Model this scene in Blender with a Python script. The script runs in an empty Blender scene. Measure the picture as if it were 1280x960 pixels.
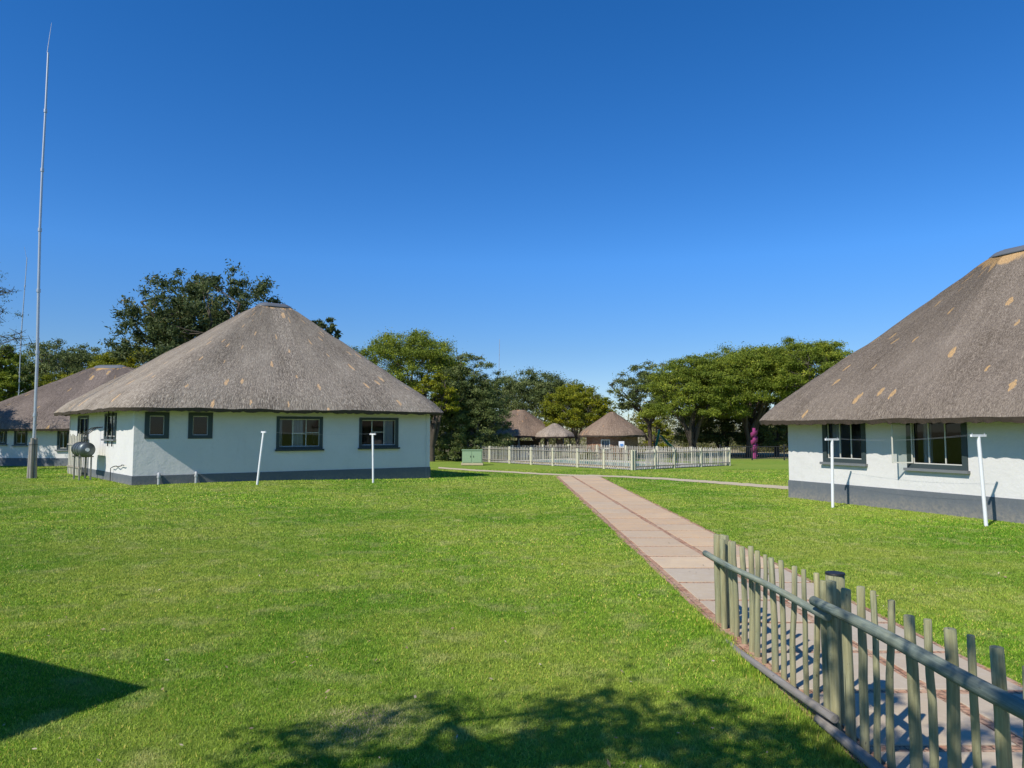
import bpy, bmesh, math, random
import numpy as np
from mathutils import Vector, noise as mnoise
R = math.radians
rnd = random.Random(7)
rng = np.random.default_rng(11)
sc = bpy.context.scene
COL = sc.collection

# ------------------------------------------------------------------ camera
FPX, HY, CAMH = 887.0, 538.0, 2.4
PITCH = math.atan((HY - 480) / FPX)
cs, sn = math.cos(PITCH), math.sin(PITCH)
cam = bpy.data.cameras.new('camera')
camo = bpy.data.objects.new('camera', cam); COL.objects.link(camo)
camo.location = (0, 0, CAMH); camo.rotation_euler = (math.pi / 2 + PITCH, 0, 0)
cam.sensor_fit = 'HORIZONTAL'; cam.sensor_width = 36; cam.lens = FPX / 1280 * 36
cam.clip_start = 0.05; cam.clip_end = 3000
sc.camera = camo
# ------------------------------------------------------------------ light
SUN_EL = R(45); SUN_H = Vector((-0.685, -0.728)).normalized()          # horizontal direction towards the sun
tosun = Vector((SUN_H.x * math.cos(SUN_EL), SUN_H.y * math.cos(SUN_EL), math.sin(SUN_EL)))
w = bpy.data.worlds.new('World'); sc.world = w; w.use_nodes = True
nt = w.node_tree; nt.nodes.clear()
sky = nt.nodes.new('ShaderNodeTexSky'); sky.sky_type = 'NISHITA'; sky.sun_disc = False
sky.sun_elevation = SUN_EL; sky.sun_rotation = math.atan2(SUN_H.x, SUN_H.y) % (2 * math.pi)
sky.air_density = 1.0; sky.dust_density = 0.05; sky.ozone_density = 3.0; sky.altitude = 2200
hs = nt.nodes.new('ShaderNodeHueSaturation'); hs.inputs['Saturation'].default_value = 1.33; hs.inputs['Hue'].default_value = .507
bg = nt.nodes.new('ShaderNodeBackground'); bg.inputs['Strength'].default_value = 0.15
wo = nt.nodes.new('ShaderNodeOutputWorld')
nt.links.new(sky.outputs[0], hs.inputs['Color'])
wtc = nt.nodes.new('ShaderNodeTexCoord'); wsx = nt.nodes.new('ShaderNodeSeparateXYZ'); wrp = nt.nodes.new('ShaderNodeValToRGB'); wmx = nt.nodes.new('ShaderNodeMix'); wmx.data_type = 'RGBA'; wmx.blend_type = 'MULTIPLY'
wmx.inputs[0].default_value = 1; nt.links.new(wtc.outputs['Generated'], wsx.inputs[0]); nt.links.new(wsx.outputs[2], wrp.inputs[0])      # clear dry air: less glow low in the sky
for e_, (p_, c_) in zip([wrp.color_ramp.elements[0], wrp.color_ramp.elements[1], wrp.color_ramp.elements.new(.11)], [(0.0, (.50, .50, .56, 1)), (.23, (1, 1, .97, 1)), (.11, (.72, .69, .68, 1))]): e_.color = c_
wrp.color_ramp.elements[0].position = 0; wrp.color_ramp.elements[-1].position = .23
nt.links.new(hs.outputs[0], wmx.inputs[6]); nt.links.new(wrp.outputs[0], wmx.inputs[7]); nt.links.new(wmx.outputs[2], bg.inputs[0]); nt.links.new(bg.outputs[0], wo.inputs[0])
sl = bpy.data.lights.new('sun', 'SUN'); sl.energy = 4.35; sl.angle = R(0.53); sl.color = (1.0, 0.95, 0.86)
so = bpy.data.objects.new('sun', sl); COL.objects.link(so)
so.rotation_euler = tosun.to_track_quat('Z', 'Y').to_euler(); so.location = (-30, -30, 40)
sc.view_settings.view_transform = 'Standard'; sc.view_settings.look = 'None'
sc.view_settings.exposure = 0.2; sc.view_settings.gamma = 1.0; sc.view_settings.use_curve_mapping = False
sc.cycles.max_bounces = 6; sc.cycles.diffuse_bounces = 3; sc.cycles.transparent_max_bounces = 12
sc.cycles.use_denoising = True

# ------------------------------------------------------------------ helpers
def sst(t):
    t = np.clip(t, 0, 1); return t * t * (3 - 2 * t)
def gz(x, y):                                                           # the lawn rises a little towards the far left
    return float(0.2 * sst((-3 - x) / 9) * sst((y - 12) / 12))
def P(px, py, y):
    r = (480 - py) / FPX; z = CAMH + y * (sn + r * cs) / (cs - r * sn)
    return Vector(((px - 640) / FPX * (y * cs + (z - CAMH) * sn), y, z))
def G(px, py, z=0.0):
    r = (480 - py) / FPX; y = (z - CAMH) * (cs - r * sn) / (sn + r * cs)
    return Vector(((px - 640) / FPX * (y * cs + (z - CAMH) * sn), y, z))
def wall_u(px, p0, d, z=2.0):                                           # distance along a wall from p0 in direction d seen at column px
    k = (px - 640) / FPX
    return (k * (p0.y * cs + (z - CAMH) * sn) - p0.x) / (d.x - k * d.y * cs)
def z_at(py, y): return P(640, py, y).z

ROOT = {}
def tag(o, label=None, cat=None, group=None, kind=None):
    if label: o['label'] = label
    if cat: o['category'] = cat
    if group: o['group'] = group
    if kind: o['kind'] = kind
    return o
def thing(name, label, cat, loc=(0, 0, 0), group=None):
    o = bpy.data.objects.new(name, None); COL.objects.link(o); o.location = loc; o.empty_display_size = .3
    ROOT[o.name] = Vector(loc)
    return tag(o, label, cat, group)
class MB:
    """collects vertices and faces in world coordinates; build() links them as ONE mesh object"""
    def __init__(s): s.v = []; s.f = []; s.uv = []; s.mi = []; s.sm = []
    def face(s, pts, uv=None, mi=0, sm=False):
        n = len(s.v); s.v += [tuple(p) for p in pts]; s.f.append(tuple(range(n, n + len(pts))))
        s.uv.append(uv or [(0, 0)] * len(pts)); s.mi.append(mi); s.sm.append(sm)
    def grid(s, rows, uvs=None, mi=0, sm=True, closed=False):
        n = len(s.v); m = len(rows[0])
        for r in rows: s.v += [tuple(p) for p in r]
        for i in range(len(rows) - 1):
            for j in range(m if closed else m - 1):
                a = n + i * m + j; b = n + i * m + (j + 1) % m; c = b + m; d = a + m
                s.f.append((a, b, c, d)); s.mi.append(mi); s.sm.append(sm)
                if uvs:
                    U = uvs[i]; V = uvs[i + 1]; j1 = j + 1
                    s.uv.append([U[j], U[j1], V[j1], V[j]])
                else: s.uv.append([(0, 0)] * 4)
    def box(s, c, size, rz=0, mi=0, ax=None):
        c = Vector(c); hx, hy, hz = size[0] / 2, size[1] / 2, size[2] / 2
        X, Y, Z = ax if ax else (Vector((math.cos(rz), math.sin(rz), 0)), Vector((-math.sin(rz), math.cos(rz), 0)), Vector((0, 0, 1)))
        p = [c + X * (a * hx) + Y * (b * hy) + Z * (d * hz) for a in (-1, 1) for b in (-1, 1) for d in (-1, 1)]
        for q in ((0, 1, 3, 2), (4, 6, 7, 5), (0, 4, 5, 1), (2, 3, 7, 6), (0, 2, 6, 4), (1, 5, 7, 3)): s.face([p[i] for i in q], mi=mi)
    def tube(s, pts, rad, n=8, cap=True, mi=0, jit=0.0):
        pts = [Vector(p) for p in pts]
        if not hasattr(rad, '__len__'): rad = [rad] * len(pts)
        rows = []; uvs = []; L = 0; up = None
        for i, p in enumerate(pts):
            t = (pts[min(i + 1, len(pts) - 1)] - pts[max(i - 1, 0)]).normalized()
            if up is None: up = t.orthogonal().normalized()
            else: up = (up - t * up.dot(t)).normalized()
            b = t.cross(up)
            if i: L += (p - pts[i - 1]).length
            rows.append([p + (up * math.cos(2 * math.pi * k / n) + b * math.sin(2 * math.pi * k / n)) * (rad[i] * (1 + jit * rnd.uniform(-1, 1))) for k in range(n)])
            uvs.append([(k / n * 6.28 * rad[i], L) for k in range(n + 1)])
        s.grid(rows, uvs, mi, True, True)
        if cap:
            s.face(list(reversed(rows[0])), [(.01 * k, 0) for k in range(n)], mi); s.face(rows[-1], [(.01 * k, L) for k in range(n)], mi)
    def build(s, name, mat, parent=None, attr=None):
        off = Vector((0, 0, 0))
        if parent is not None: off = ROOT[parent.name]
        me = bpy.data.meshes.new(name)
        V = [(a - off.x, b - off.y, c - off.z) for a, b, c in s.v]
        me.from_pydata(V, [], s.f)
        uvl = me.uv_layers.new(name='UVMap'); flat = [c for f in s.uv for q in f for c in q]
        uvl.data.foreach_set('uv', flat)
        for m in (mat if isinstance(mat, (list, tuple)) else [mat]): me.materials.append(m)
        me.polygons.foreach_set('material_index', s.mi); me.polygons.foreach_set('use_smooth', s.sm)
        me.update()
        o = bpy.data.objects.new(name, me); COL.objects.link(o)
        if parent is not None: o.parent = parent; ROOT[o.name] = off
        return o
def tri_mesh(name, V, k, mat, attr=None, parent=None):
    """V: (n*k,3) array, faces are consecutive k vertices, attr: per-face float 'tint'"""
    n = len(V) // k; me = bpy.data.meshes.new(name)
    me.vertices.add(len(V)); me.vertices.foreach_set('co', np.ascontiguousarray(V, dtype=np.float32).ravel())
    me.loops.add(len(V)); me.loops.foreach_set('vertex_index', np.arange(len(V), dtype=np.int32))
    me.polygons.add(n); me.polygons.foreach_set('loop_start', np.arange(0, len(V), k, dtype=np.int32))
    me.update(calc_edges=True)
    if attr is not None:
        a = me.attributes.new('tint', 'FLOAT', 'FACE'); a.data.foreach_set('value', attr.astype(np.float32))
    me.materials.append(mat)
    o = bpy.data.objects.new(name, me); COL.objects.link(o)
    if parent is not None: o.parent = parent
    return o

# ------------------------------------------------------------------ materials
class NT:
    def __init__(s, name):
        s.m = bpy.data.materials.new(name); s.m.use_nodes = True; s.t = s.m.node_tree; s.t.nodes.clear()
        s.out = s.n('ShaderNodeOutputMaterial'); s.b = s.n('ShaderNodeBsdfPrincipled'); s.l(s.b.outputs[0], s.out.inputs[0])
        s.b.inputs['Specular IOR Level'].default_value = .3
    def n(s, t, **k):
        o = s.t.nodes.new(t)
        for a, v in k.items(): setattr(o, a, v)
        return o
    def l(s, a, b): s.t.links.new(a, b)
    def co(s, kind='Object', scale=(1, 1, 1)):
        tc = s.n('ShaderNodeTexCoord'); mp = s.n('ShaderNodeMapping'); mp.inputs['Scale'].default_value = scale
        s.l(tc.outputs[kind], mp.inputs[0]); return mp.outputs[0]
    def noise(s, vec, scale, detail=3, rough=.6):
        o = s.n('ShaderNodeTexNoise'); o.inputs['Scale'].default_value = scale; o.inputs['Detail'].default_value = detail
        o.inputs['Roughness'].default_value = rough; s.l(vec, o.inputs['Vector']); return o.outputs[0]
    def ramp(s, fac, stops, interp='LINEAR'):
        o = s.n('ShaderNodeValToRGB'); cr = o.color_ramp; cr.interpolation = interp
        while len(cr.elements) < len(stops): cr.elements.new(.5)
        for e, (p, c) in zip(cr.elements, stops): e.position = p; e.color = (*c, 1) if hasattr(c, '__len__') else (c, c, c, 1)
        s.l(fac, o.inputs[0]); return o.outputs[0]
    def mix(s, fac, a, b, mode='MIX'):
        o = s.n('ShaderNodeMix', data_type='RGBA', blend_type=mode)
        for x, i in ((fac, 0), (a, 6), (b, 7)):
            if hasattr(x, 'links') or hasattr(x, 'is_linked'): s.l(x, o.inputs[i])
            else: o.inputs[i].default_value = (*x, 1) if hasattr(x, '__len__') else x
        return o.outputs[2]
    def math(s, op, a, b=0.0):
        o = s.n('ShaderNodeMath', operation=op)
        for x, i in ((a, 0), (b, 1)):
            if hasattr(x, 'is_linked'): s.l(x, o.inputs[i])
            else: o.inputs[i].default_value = x
        return o.outputs[0]
    def bump(s, h, strength=.5, dist=.02):
        o = s.n('ShaderNodeBump'); o.inputs['Strength'].default_value = strength; o.inputs['Distance'].default_value = dist
        s.l(h, o.inputs['Height']); s.l(o.outputs[0], s.b.inputs['Normal']); return o
    def color(s, c):
        if hasattr(c, 'is_linked'): s.l(c, s.b.inputs['Base Color'])
        else: s.b.inputs['Base Color'].default_value = (*c, 1)
    def rough(s, r): s.b.inputs['Roughness'].default_value = r; return s
def simple(name, col, rough=.6, var=.12, scale=8, metal=0, bump=.15, kind='Object'):
    m = NT(name); v = m.co(kind); nz = m.noise(v, scale, 4)
    m.color(m.mix(nz, tuple(c * (1 - var) for c in col), tuple(min(1, c * (1 + var)) for c in col)))
    m.rough(rough); m.b.inputs['Metallic'].default_value = metal
    if bump: m.bump(m.noise(v, scale * 6, 3), bump, .01)
    return m.m

def mat_plaster(name, col, dirt=(.45, .40, .33), zbase=None):
    m = NT(name); v = m.co('Object')
    a = m.noise(v, .7, 4); b = m.noise(v, 7, 5)
    c = m.mix(m.ramp(a, [(.35, 0.0), (.7, 1.0)]), tuple(x * .93 for x in col), col)
    c = m.mix(m.math('MULTIPLY', m.ramp(b, [(.55, 0.0), (.8, 1.0)]), .18), c, dirt)
    sz = m.n('ShaderNodeSeparateXYZ'); m.l(v, sz.inputs[0])
    zz_ = m.math('SUBTRACT', m.math('ADD', .42, m.math('MULTIPLY', m.noise(v, 2.6, 5, .7), .55)), sz.outputs[2])
    c = m.mix(m.math('MULTIPLY', m.ramp(zz_, [(.25, 0.0), (.60, .45)]), m.ramp(m.noise(v, 11, 4), [(.35, .2), (.6, 1.0)])), c, (.36, .31, .24))
    st = m.noise(m.co('Object', (3, 3, .25)), 1.6, 4, .7); c = m.mix(m.ramp(st, [(.58, 0.0), (.78, .16)]), c, (.36, .33, .28))
    m.color(c); m.rough(.85)
    h = m.math('ADD', m.math('MULTIPLY', m.noise(v, 2.2, 3), 1.0), m.math('MULTIPLY', m.noise(v, 14, 4), .3))
    m.bump(h, .55, .035); return m.m
M_wall = mat_plaster('white_plaster', (.70, .68, .645))
M_plinth = mat_plaster('grey_plinth_paint', (.135, .15, .165), (.30, .29, .27))
M_surround = simple('dark_grey_window_paint', (.045, .062, .062), .55)
M_sill = simple('grey_sill_paint', (.17, .18, .185), .6)
M_steel = simple('cream_window_steel', (.62, .60, .52), .45, .05)
M_white = simple('white_post_paint', (.80, .80, .80), .45, .05)
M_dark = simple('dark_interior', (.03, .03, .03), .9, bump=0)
M_curtain = simple('curtain_fabric', (.55, .57, .58), .9, .05, 3)
def mat_glass():
    m = NT('window_glass'); m.t.nodes.remove(m.b)
    fr = m.n('ShaderNodeFresnel'); fr.inputs[0].default_value = 1.5
    tr = m.n('ShaderNodeBsdfTransparent'); tr.inputs[0].default_value = (.72, .76, .75, 1)
    gl = m.n('ShaderNodeBsdfGlossy'); gl.inputs['Roughness'].default_value = .02; mx = m.n('ShaderNodeMixShader')
    nz = m.n('ShaderNodeTexNoise'); nz.inputs['Scale'].default_value = 1.5; bp = m.n('ShaderNodeBump'); bp.inputs['Strength'].default_value = .05
    m.l(nz.outputs[0], bp.inputs['Height']); m.l(bp.outputs[0], gl.inputs['Normal'])
    m.l(fr.outputs[0], mx.inputs[0]); m.l(tr.outputs[0], mx.inputs[1]); m.l(gl.outputs[0], mx.inputs[2]); m.l(mx.outputs[0], m.out.inputs[0])
    return m.m
M_glass = mat_glass()
def mat_thatch(name, a, b, c, patch=(.50, .30, .13), pth=.72, tan=.35, fs=1.0):
    m = NT(name); tc = m.n('ShaderNodeTexCoord'); uv = tc.outputs['UV']
    def mp(sx, sy):
        o = m.n('ShaderNodeMapping'); o.inputs['Scale'].default_value = (sx, sy, 1); m.l(uv, o.inputs[0]); return o.outputs[0]
    fine = m.noise(mp(19 * fs, 5 * fs), 1, 4, .75); spk = m.noise(mp(13 * fs, 6 * fs), 1.7, 3, .6); mid = m.noise(mp(6, .8), 1, 5, .7); big = m.noise(mp(.35, .3), 1, 4, .6)
    col = m.ramp(fine, [(.36, a), (.5, b), (.62, c)])
    col = m.mix(m.ramp(spk, [(.36, .75), (.46, 0.0)]), col, tuple(x * .55 for x in a)); col = m.mix(m.ramp(spk, [(.57, 0.0), (.66, .6)]), col, tuple(min(1, x * 1.25) for x in c))
    col = m.mix(m.math('MULTIPLY', m.ramp(mid, [(.3, 1.0), (.62, 0.0)]), .55), col, tuple(x * .55 for x in a))
    col = m.mix(m.ramp(big, [(.3, 0.0), (.75, .45)]), col, tuple(x * 1.12 for x in c))
    # repaired patches: elongated cells, only a few of them
    vo = m.n('ShaderNodeTexVoronoi', voronoi_dimensions='2D'); vo.inputs['Scale'].default_value = 1; vo.inputs['Randomness'].default_value = 1
    dn = m.n('ShaderNodeVectorMath', operation='ADD'); sc_ = m.n('ShaderNodeVectorMath', operation='SCALE'); sc_.inputs['Scale'].default_value = .18
    nn = m.n('ShaderNodeTexNoise'); nn.inputs['Scale'].default_value = 6; m.l(uv, nn.inputs['Vector'])
    m.l(nn.outputs['Color'], sc_.inputs[0]); m.l(mp(1.25, .5), dn.inputs[0]); m.l(sc_.outputs[0], dn.inputs[1]); m.l(dn.outputs[0], vo.inputs['Vector'])
    sep = m.n('ShaderNodeSeparateColor'); m.l(vo.outputs['Color'], sep.inputs[0])
    inside = m.math('LESS_THAN', vo.outputs['Distance'], m.math('ADD', m.math('MULTIPLY', sep.outputs[1], .09), .05))
    sel = m.math('GREATER_THAN', sep.outputs[0], pth)
    col = m.mix(m.math('MULTIPLY', m.math('MULTIPLY', inside, sel), m.ramp(fine, [(.35, .35), (.6, 1.0)])), col, patch)
    # fresh straw just under the ridge cap (v counts metres down from the ridge)
    sx = m.n('ShaderNodeSeparateXYZ'); m.l(uv, sx.inputs[0])
    top = m.math('SUBTRACT', m.math('ADD', .75 * tan / .35, m.math('MULTIPLY', m.math('SUBTRACT', m.noise(mp(.9, .4), 1, 3), .5), 1.8)), sx.outputs[1])
    col = m.mix(m.ramp(top, [(.0, 0.0), (.12, .85)]), col, tuple(x * 1.0 for x in patch))
    m.color(col); m.rough(.95); m.b.inputs['Specular IOR Level'].default_value = .1
    m.bump(m.math('ADD', m.math('ADD', m.math('MULTIPLY', fine, .6), m.math('MULTIPLY', spk, .7)), m.math('MULTIPLY', mid, .5)), 1.0, .09)
    return m.m
M_thatch = mat_thatch('grey_thatch', (.10, .077, .057), (.285, .235, .18), (.55, .47, .37), (.78, .50, .26), .5)
M_thatch_r = mat_thatch('grey_brown_thatch', (.11, .083, .063), (.25, .20, .152), (.43, .355, .28), (.70, .44, .20), .42, .55, 1.7)
M_thatch_old = mat_thatch('dark_weathered_thatch', (.085, .066, .055), (.19, .152, .128), (.32, .26, .22), (.56, .36, .16), .66, .35)
M_thatch_new = mat_thatch('tan_thatch', (.10, .065, .045), (.26, .18, .125), (.42, .31, .22), (.48, .28, .15), .5, .1)
M_thatch_plain = mat_thatch('pale_grey_thatch', (.14, .105, .08), (.34, .28, .22), (.58, .48, .38), (.34, .28, .22), .9, -1.0)
M_cap = simple('ridge_cap_cement', (.12, .13, .145), .6, .2, 3)
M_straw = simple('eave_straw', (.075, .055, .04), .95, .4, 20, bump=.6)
def mat_wood(name, a, b, c):
    m = NT(name); tc = m.n('ShaderNodeTexCoord'); oi = m.n('ShaderNodeObjectInfo')
    ad = m.n('ShaderNodeVectorMath', operation='ADD'); cb = m.n('ShaderNodeCombineXYZ')
    m.l(m.math('MULTIPLY', oi.outputs['Random'], 37.0), cb.inputs[0]); m.l(m.math('MULTIPLY', oi.outputs['Random'], 91.0), cb.inputs[1])
    m.l(tc.outputs['UV'], ad.inputs[0]); m.l(cb.outputs[0], ad.inputs[1])
    def mp(sx, sy):
        o = m.n('ShaderNodeMapping'); o.inputs['Scale'].default_value = (sx, sy, 1); m.l(ad.outputs[0], o.inputs[0]); return o.outputs[0]
    g = m.noise(mp(42, 2.0), 1, 5, .75); p = m.noise(mp(9, 2.2), 1, 3, .6); k = m.noise(mp(30, 9), 1, 2)
    crack = m.noise(mp(60, 1.1), 1, 2, .4)
    col = m.ramp(g, [(.3, a), (.5, b), (.7, c)])
    col = m.mix(m.ramp(p, [(.35, 0.0), (.7, .6)]), col, tuple(x * .8 for x in (c[0] * 1.15, c[1], c[2] * .75)))
    col = m.mix(m.math('MULTIPLY', oi.outputs['Random'], .45), col, tuple(x * .7 for x in b))
    col = m.mix(m.ramp(k, [(.70, 0.0), (.76, .9)]), col, (.035, .025, .018))
    col = m.mix(m.ramp(crack, [(.27, .9), (.31, 0.0)]), col, (.03, .026, .02))
    m.color(col); m.rough(.8)
    m.bump(m.math('ADD', g, m.math('MULTIPLY', m.ramp(crack, [(.26, 0.0), (.33, 1.0)]), .8)), .7, .006)
    return m.m
M_picket = mat_wood('weathered_green_wood', (.10, .10, .06), (.28, .285, .165), (.50, .49, .32))
M_rail = mat_wood('blue_green_weathered_rail', (.07, .095, .09), (.17, .215, .185), (.36, .41, .34))
M_greywood = mat_wood('grey_weathered_wood', (.14, .13, .12), (.27, .25, .23), (.42, .40, .37))
M_palewood = mat_wood('pale_painted_picket', (.34, .33, .28), (.52, .50, .43), (.68, .66, .58))
M_yelpost = simple('pale_yellow_post', (.62, .58, .42), .8)
M_galv = simple('galvanised_tube', (.50, .51, .52), .4, .15, 3, metal=.6)
M_tank = simple('stainless_tank', (.13, .15, .15), .42, .4, 5, metal=.6)
M_black = simple('black_paint', (.02, .02, .02), .5)
M_greenbox = simple('pale_green_cabinet', (.28, .40, .25), .5, .08)
M_green = simple('green_plastic', (.01, .28, .18), .35)
M_pink = simple('pink_plastic', (.34, .055, .19), .4)
M_fencemetal = simple('black_fence_metal', (.03, .03, .032), .5)
M_concrete = simple('pale_concrete', (.52, .43, .29), .85, .18, 4)
M_deck = simple('pool_paving', (.52, .48, .42), .85, .15, 3)
M_pipe = simple('grey_pipe', (.42, .43, .43), .5)
M_blue = simple('blue_notice', (.12, .30, .62), .5)
def mat_brick(name, c1, c2, mort, scale=1, kind='UV'):
    m = NT(name); v = m.co(kind); o = m.n('ShaderNodeTexBrick'); o.inputs['Scale'].default_value = 1.0
    o.inputs['Brick Width'].default_value = .23 * scale; o.inputs['Row Height'].default_value = .085 * scale; o.inputs['Mortar Size'].default_value = .008 * scale
    o.inputs['Color1'].default_value = (*c1, 1); o.inputs['Color2'].default_value = (*c2, 1); o.inputs['Mortar'].default_value = (*mort, 1)
    m.l(v, o.inputs[0]); nz = m.noise(v, 5, 5)
    m.color(m.mix(m.ramp(nz, [(.35, 0.0), (.75, .6)]), o.outputs[0], tuple(x * .5 for x in c1))); m.rough(.9)
    m.bump(m.math('SUBTRACT', m.noise(v, 40, 3), o.outputs[1]), .6, .01); return m.m
M_brick = mat_brick('face_brick', (.25, .12, .065), (.36, .20, .115), (.30, .24, .18))
def mat_pathbrick():
    m = NT('path_brick'); v = m.co('Object'); o = m.n('ShaderNodeTexBrick'); o.inputs['Scale'].default_value = 1.0
    o.inputs['Brick Width'].default_value = .11; o.inputs['Row Height'].default_value = .22; o.inputs['Mortar Size'].default_value = .006; o.offset = 0
    o.inputs['Color1'].default_value = (.40, .19, .11, 1); o.inputs['Color2'].default_value = (.50, .29, .18, 1); o.inputs['Mortar'].default_value = (.10, .065, .04, 1)
    m.l(v, o.inputs[0]); a = m.noise(v, 3.2, 5, .7); b = m.noise(v, 26, 4)
    c = m.mix(m.ramp(a, [(.42, 0.0), (.68, .8)]), o.outputs[0], (.54, .40, .27))
    c = m.mix(m.ramp(b, [(.48, 0.0), (.66, .85)]), c, (.13, .075, .05)); m.color(c); m.rough(.95)
    m.bump(m.math('ADD', b, m.math('MULTIPLY', o.outputs[1], -1.0)), .8, .012); return m.m
M_pathbrick = mat_pathbrick()
def mat_slab():
    m = NT('path_slab'); v = m.co('Object'); at = m.n('ShaderNodeTexCoord')
    sx = m.n('ShaderNodeSeparateXYZ'); m.l(at.outputs['UV'], sx.inputs[0])
    base = m.ramp(sx.outputs[0], [(0.0, (.52, .45, .335)), (.4, (.57, .45, .30)), (.75, (.62, .42, .235)), (1.0, (.72, .54, .33))])
    a = m.noise(v, 1.3, 5, .65); b = m.noise(v, 9, 5, .7); f = m.noise(v, 70, 3)
    c = m.mix(m.ramp(a, [(.35, 0.0), (.75, .55)]), base, (.42, .33, .25))
    c = m.mix(m.ramp(b, [(.5, 0.0), (.8, .5)]), c, (.62, .55, .46)); c = m.mix(m.math('MULTIPLY', f, .22), c, (.13, .11, .09))
    m.color(c); m.rough(.9); m.bump(m.math('ADD', b, m.math('MULTIPLY', f, .5)), .4, .008); return m.m
M_slab = mat_slab()
def mat_water():
    m = NT('pool_water'); m.color((.16, .52, .52)); m.rough(.06); m.b.inputs['Specular IOR Level'].default_value = .5
    m.bump(m.noise(m.co('Object'), 3.5, 3), .25, .03); return m.m
M_water = mat_water()
def mat_lawn():
    m = NT('lawn_ground'); v = m.co('Object')
    big = m.noise(v, .22, 5, .6); mid = m.noise(v, 1.6, 5, .65); fine = m.noise(v, 38, 4, .75); fine2 = m.noise(v, 9, 4, .7)
    g = m.ramp(fine, [(.28, (.06, .10, .015)), (.5, (.19, .29, .04)), (.72, (.33, .43, .09))])
    g = m.mix(m.ramp(big, [(.38, 0.0), (.68, .55)]), g, (.30, .35, .06))
    g = m.mix(m.ramp(mid, [(.55, 0.0), (.78, .55)]), g, (.40, .38, .14))
    g = m.mix(m.ramp(fine2, [(.60, 0.0), (.80, .4)]), g, (.08, .14, .02))
    # dry sandy ground behind the lawn
    sand = m.mix(m.ramp(mid, [(.4, 0.0), (.6, 1.0)]), (.30, .25, .15), (.40, .33, .21))
    sand = m.mix(m.ramp(fine, [(.4, 0.0), (.7, .5)]), sand, (.20, .19, .08))
    sp = m.n('ShaderNodeSeparateXYZ'); m.l(v, sp.inputs[0])
    edge = m.math('ADD', sp.outputs[1], m.math('MULTIPLY', m.math('SUBTRACT', big, .5), 14.0))
    fac = m.n('ShaderNodeMapRange'); m.l(edge, fac.inputs[0]); fac.inputs[1].default_value = 58; fac.inputs[2].default_value = 63
    m.color(m.mix(fac.outputs[0], g, sand)); m.rough(1.0); m.b.inputs['Specular IOR Level'].default_value = .05
    m.bump(m.math('ADD', fine, m.math('MULTIPLY', fine2, 1.2)), .8, .035); return m.m
M_lawn = mat_lawn()
def mat_leaf(name, stops, transl=.3, world_patch=False):
    m = NT(name); at = m.n('ShaderNodeAttribute', attribute_name='tint')
    c = m.ramp(at.outputs['Fac'], stops)
    if world_patch:
        ge = m.n('ShaderNodeNewGeometry'); mp = m.n('ShaderNodeMapping'); m.l(ge.outputs['Position'], mp.inputs[0])
        n1 = m.noise(mp.outputs[0], .22, 5, .6); n2 = m.noise(mp.outputs[0], 1.6, 5, .65); n3 = m.noise(mp.outputs[0], 5, 3, .6)
        n0 = m.noise(mp.outputs[0], .11, 4, .6); c = m.mix(m.ramp(n0, [(.42, .55), (.56, 0.0)]), c, (.10, .26, .016))
        c = m.mix(m.ramp(n1, [(.42, 0.0), (.60, .70)]), c, (.44, .48, .09))
        c = m.mix(m.ramp(n2, [(.50, 0.0), (.70, .65)]), c, (.56, .53, .22))
        c = m.mix(m.ramp(n3, [(.52, 0.0), (.70, .6)]), c, (.07, .16, .02))
    if world_patch:
        dp = G(455, 905); vd = m.n('ShaderNodeVectorMath', operation='DISTANCE'); m.l(mp.outputs[0], vd.inputs[0]); vd.inputs[1].default_value = (dp.x, dp.y, .02)
        dd_ = m.math('ADD', vd.outputs['Value'], m.math('MULTIPLY', m.math('SUBTRACT', m.noise(mp.outputs[0], 3.5, 4), .5), 1.3))
        c = m.mix(m.math('MULTIPLY', m.ramp(dd_, [(.15, 1.0), (.62, 0.0)]), m.ramp(at.outputs['Fac'], [(.2, .2), (.6, 1.0)])), c, (.62, .50, .30))
    m.color(c); m.rough(.6); m.b.inputs['Specular IOR Level'].default_value = .25
    tr = m.n('ShaderNodeBsdfTranslucent'); m.l(c, tr.inputs[0]); mx = m.n('ShaderNodeMixShader'); mx.inputs[0].default_value = transl
    m.l(m.b.outputs[0], mx.inputs[1]); m.l(tr.outputs[0], mx.inputs[2]); m.l(mx.outputs[0], m.out.inputs[0]); return m.m
M_grass = mat_leaf('grass_blades', [(0, (0.1135, 0.2289, 0.0137)), (0.35, (0.2917, 0.5116, 0.0309)), (0.7, (0.4863, 0.727, 0.0601)), (0.93, (0.7457, 0.8885, 0.1201)), (1, (1.3618, 0.9693, 0.2745))], .3, True)
L_acacia = mat_leaf('acacia_leaf', [(0, (0.0748, 0.111, 0.0145)), (0.5, (0.187, 0.2397, 0.0261)), (0.85, (0.3242, 0.3658, 0.0364)), (1, (0.4989, 0.4541, 0.0509))])
L_yellow = mat_leaf('yellow_green_leaf', [(0, (0.0808, 0.1066, 0.0104)), (0.5, (0.2154, 0.2422, 0.0156)), (0.85, (0.377, 0.3585, 0.0156)), (1, (0.4847, 0.3876, 0.013))])
L_grey = mat_leaf('grey_green_leaf', [(0, (0.0613, 0.0876, 0.0267)), (0.5, (0.1402, 0.1792, 0.0509)), (0.85, (0.2454, 0.2823, 0.0908)), (1, (0.3856, 0.3894, 0.1453))])
L_dark = mat_leaf('dark_broad_leaf', [(0, (0.0334, 0.0516, 0.0173)), (0.5, (0.0836, 0.1151, 0.0346)), (0.85, (0.1578, 0.1887, 0.0648)), (1, (0.2972, 0.2184, 0.0864))])
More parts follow.
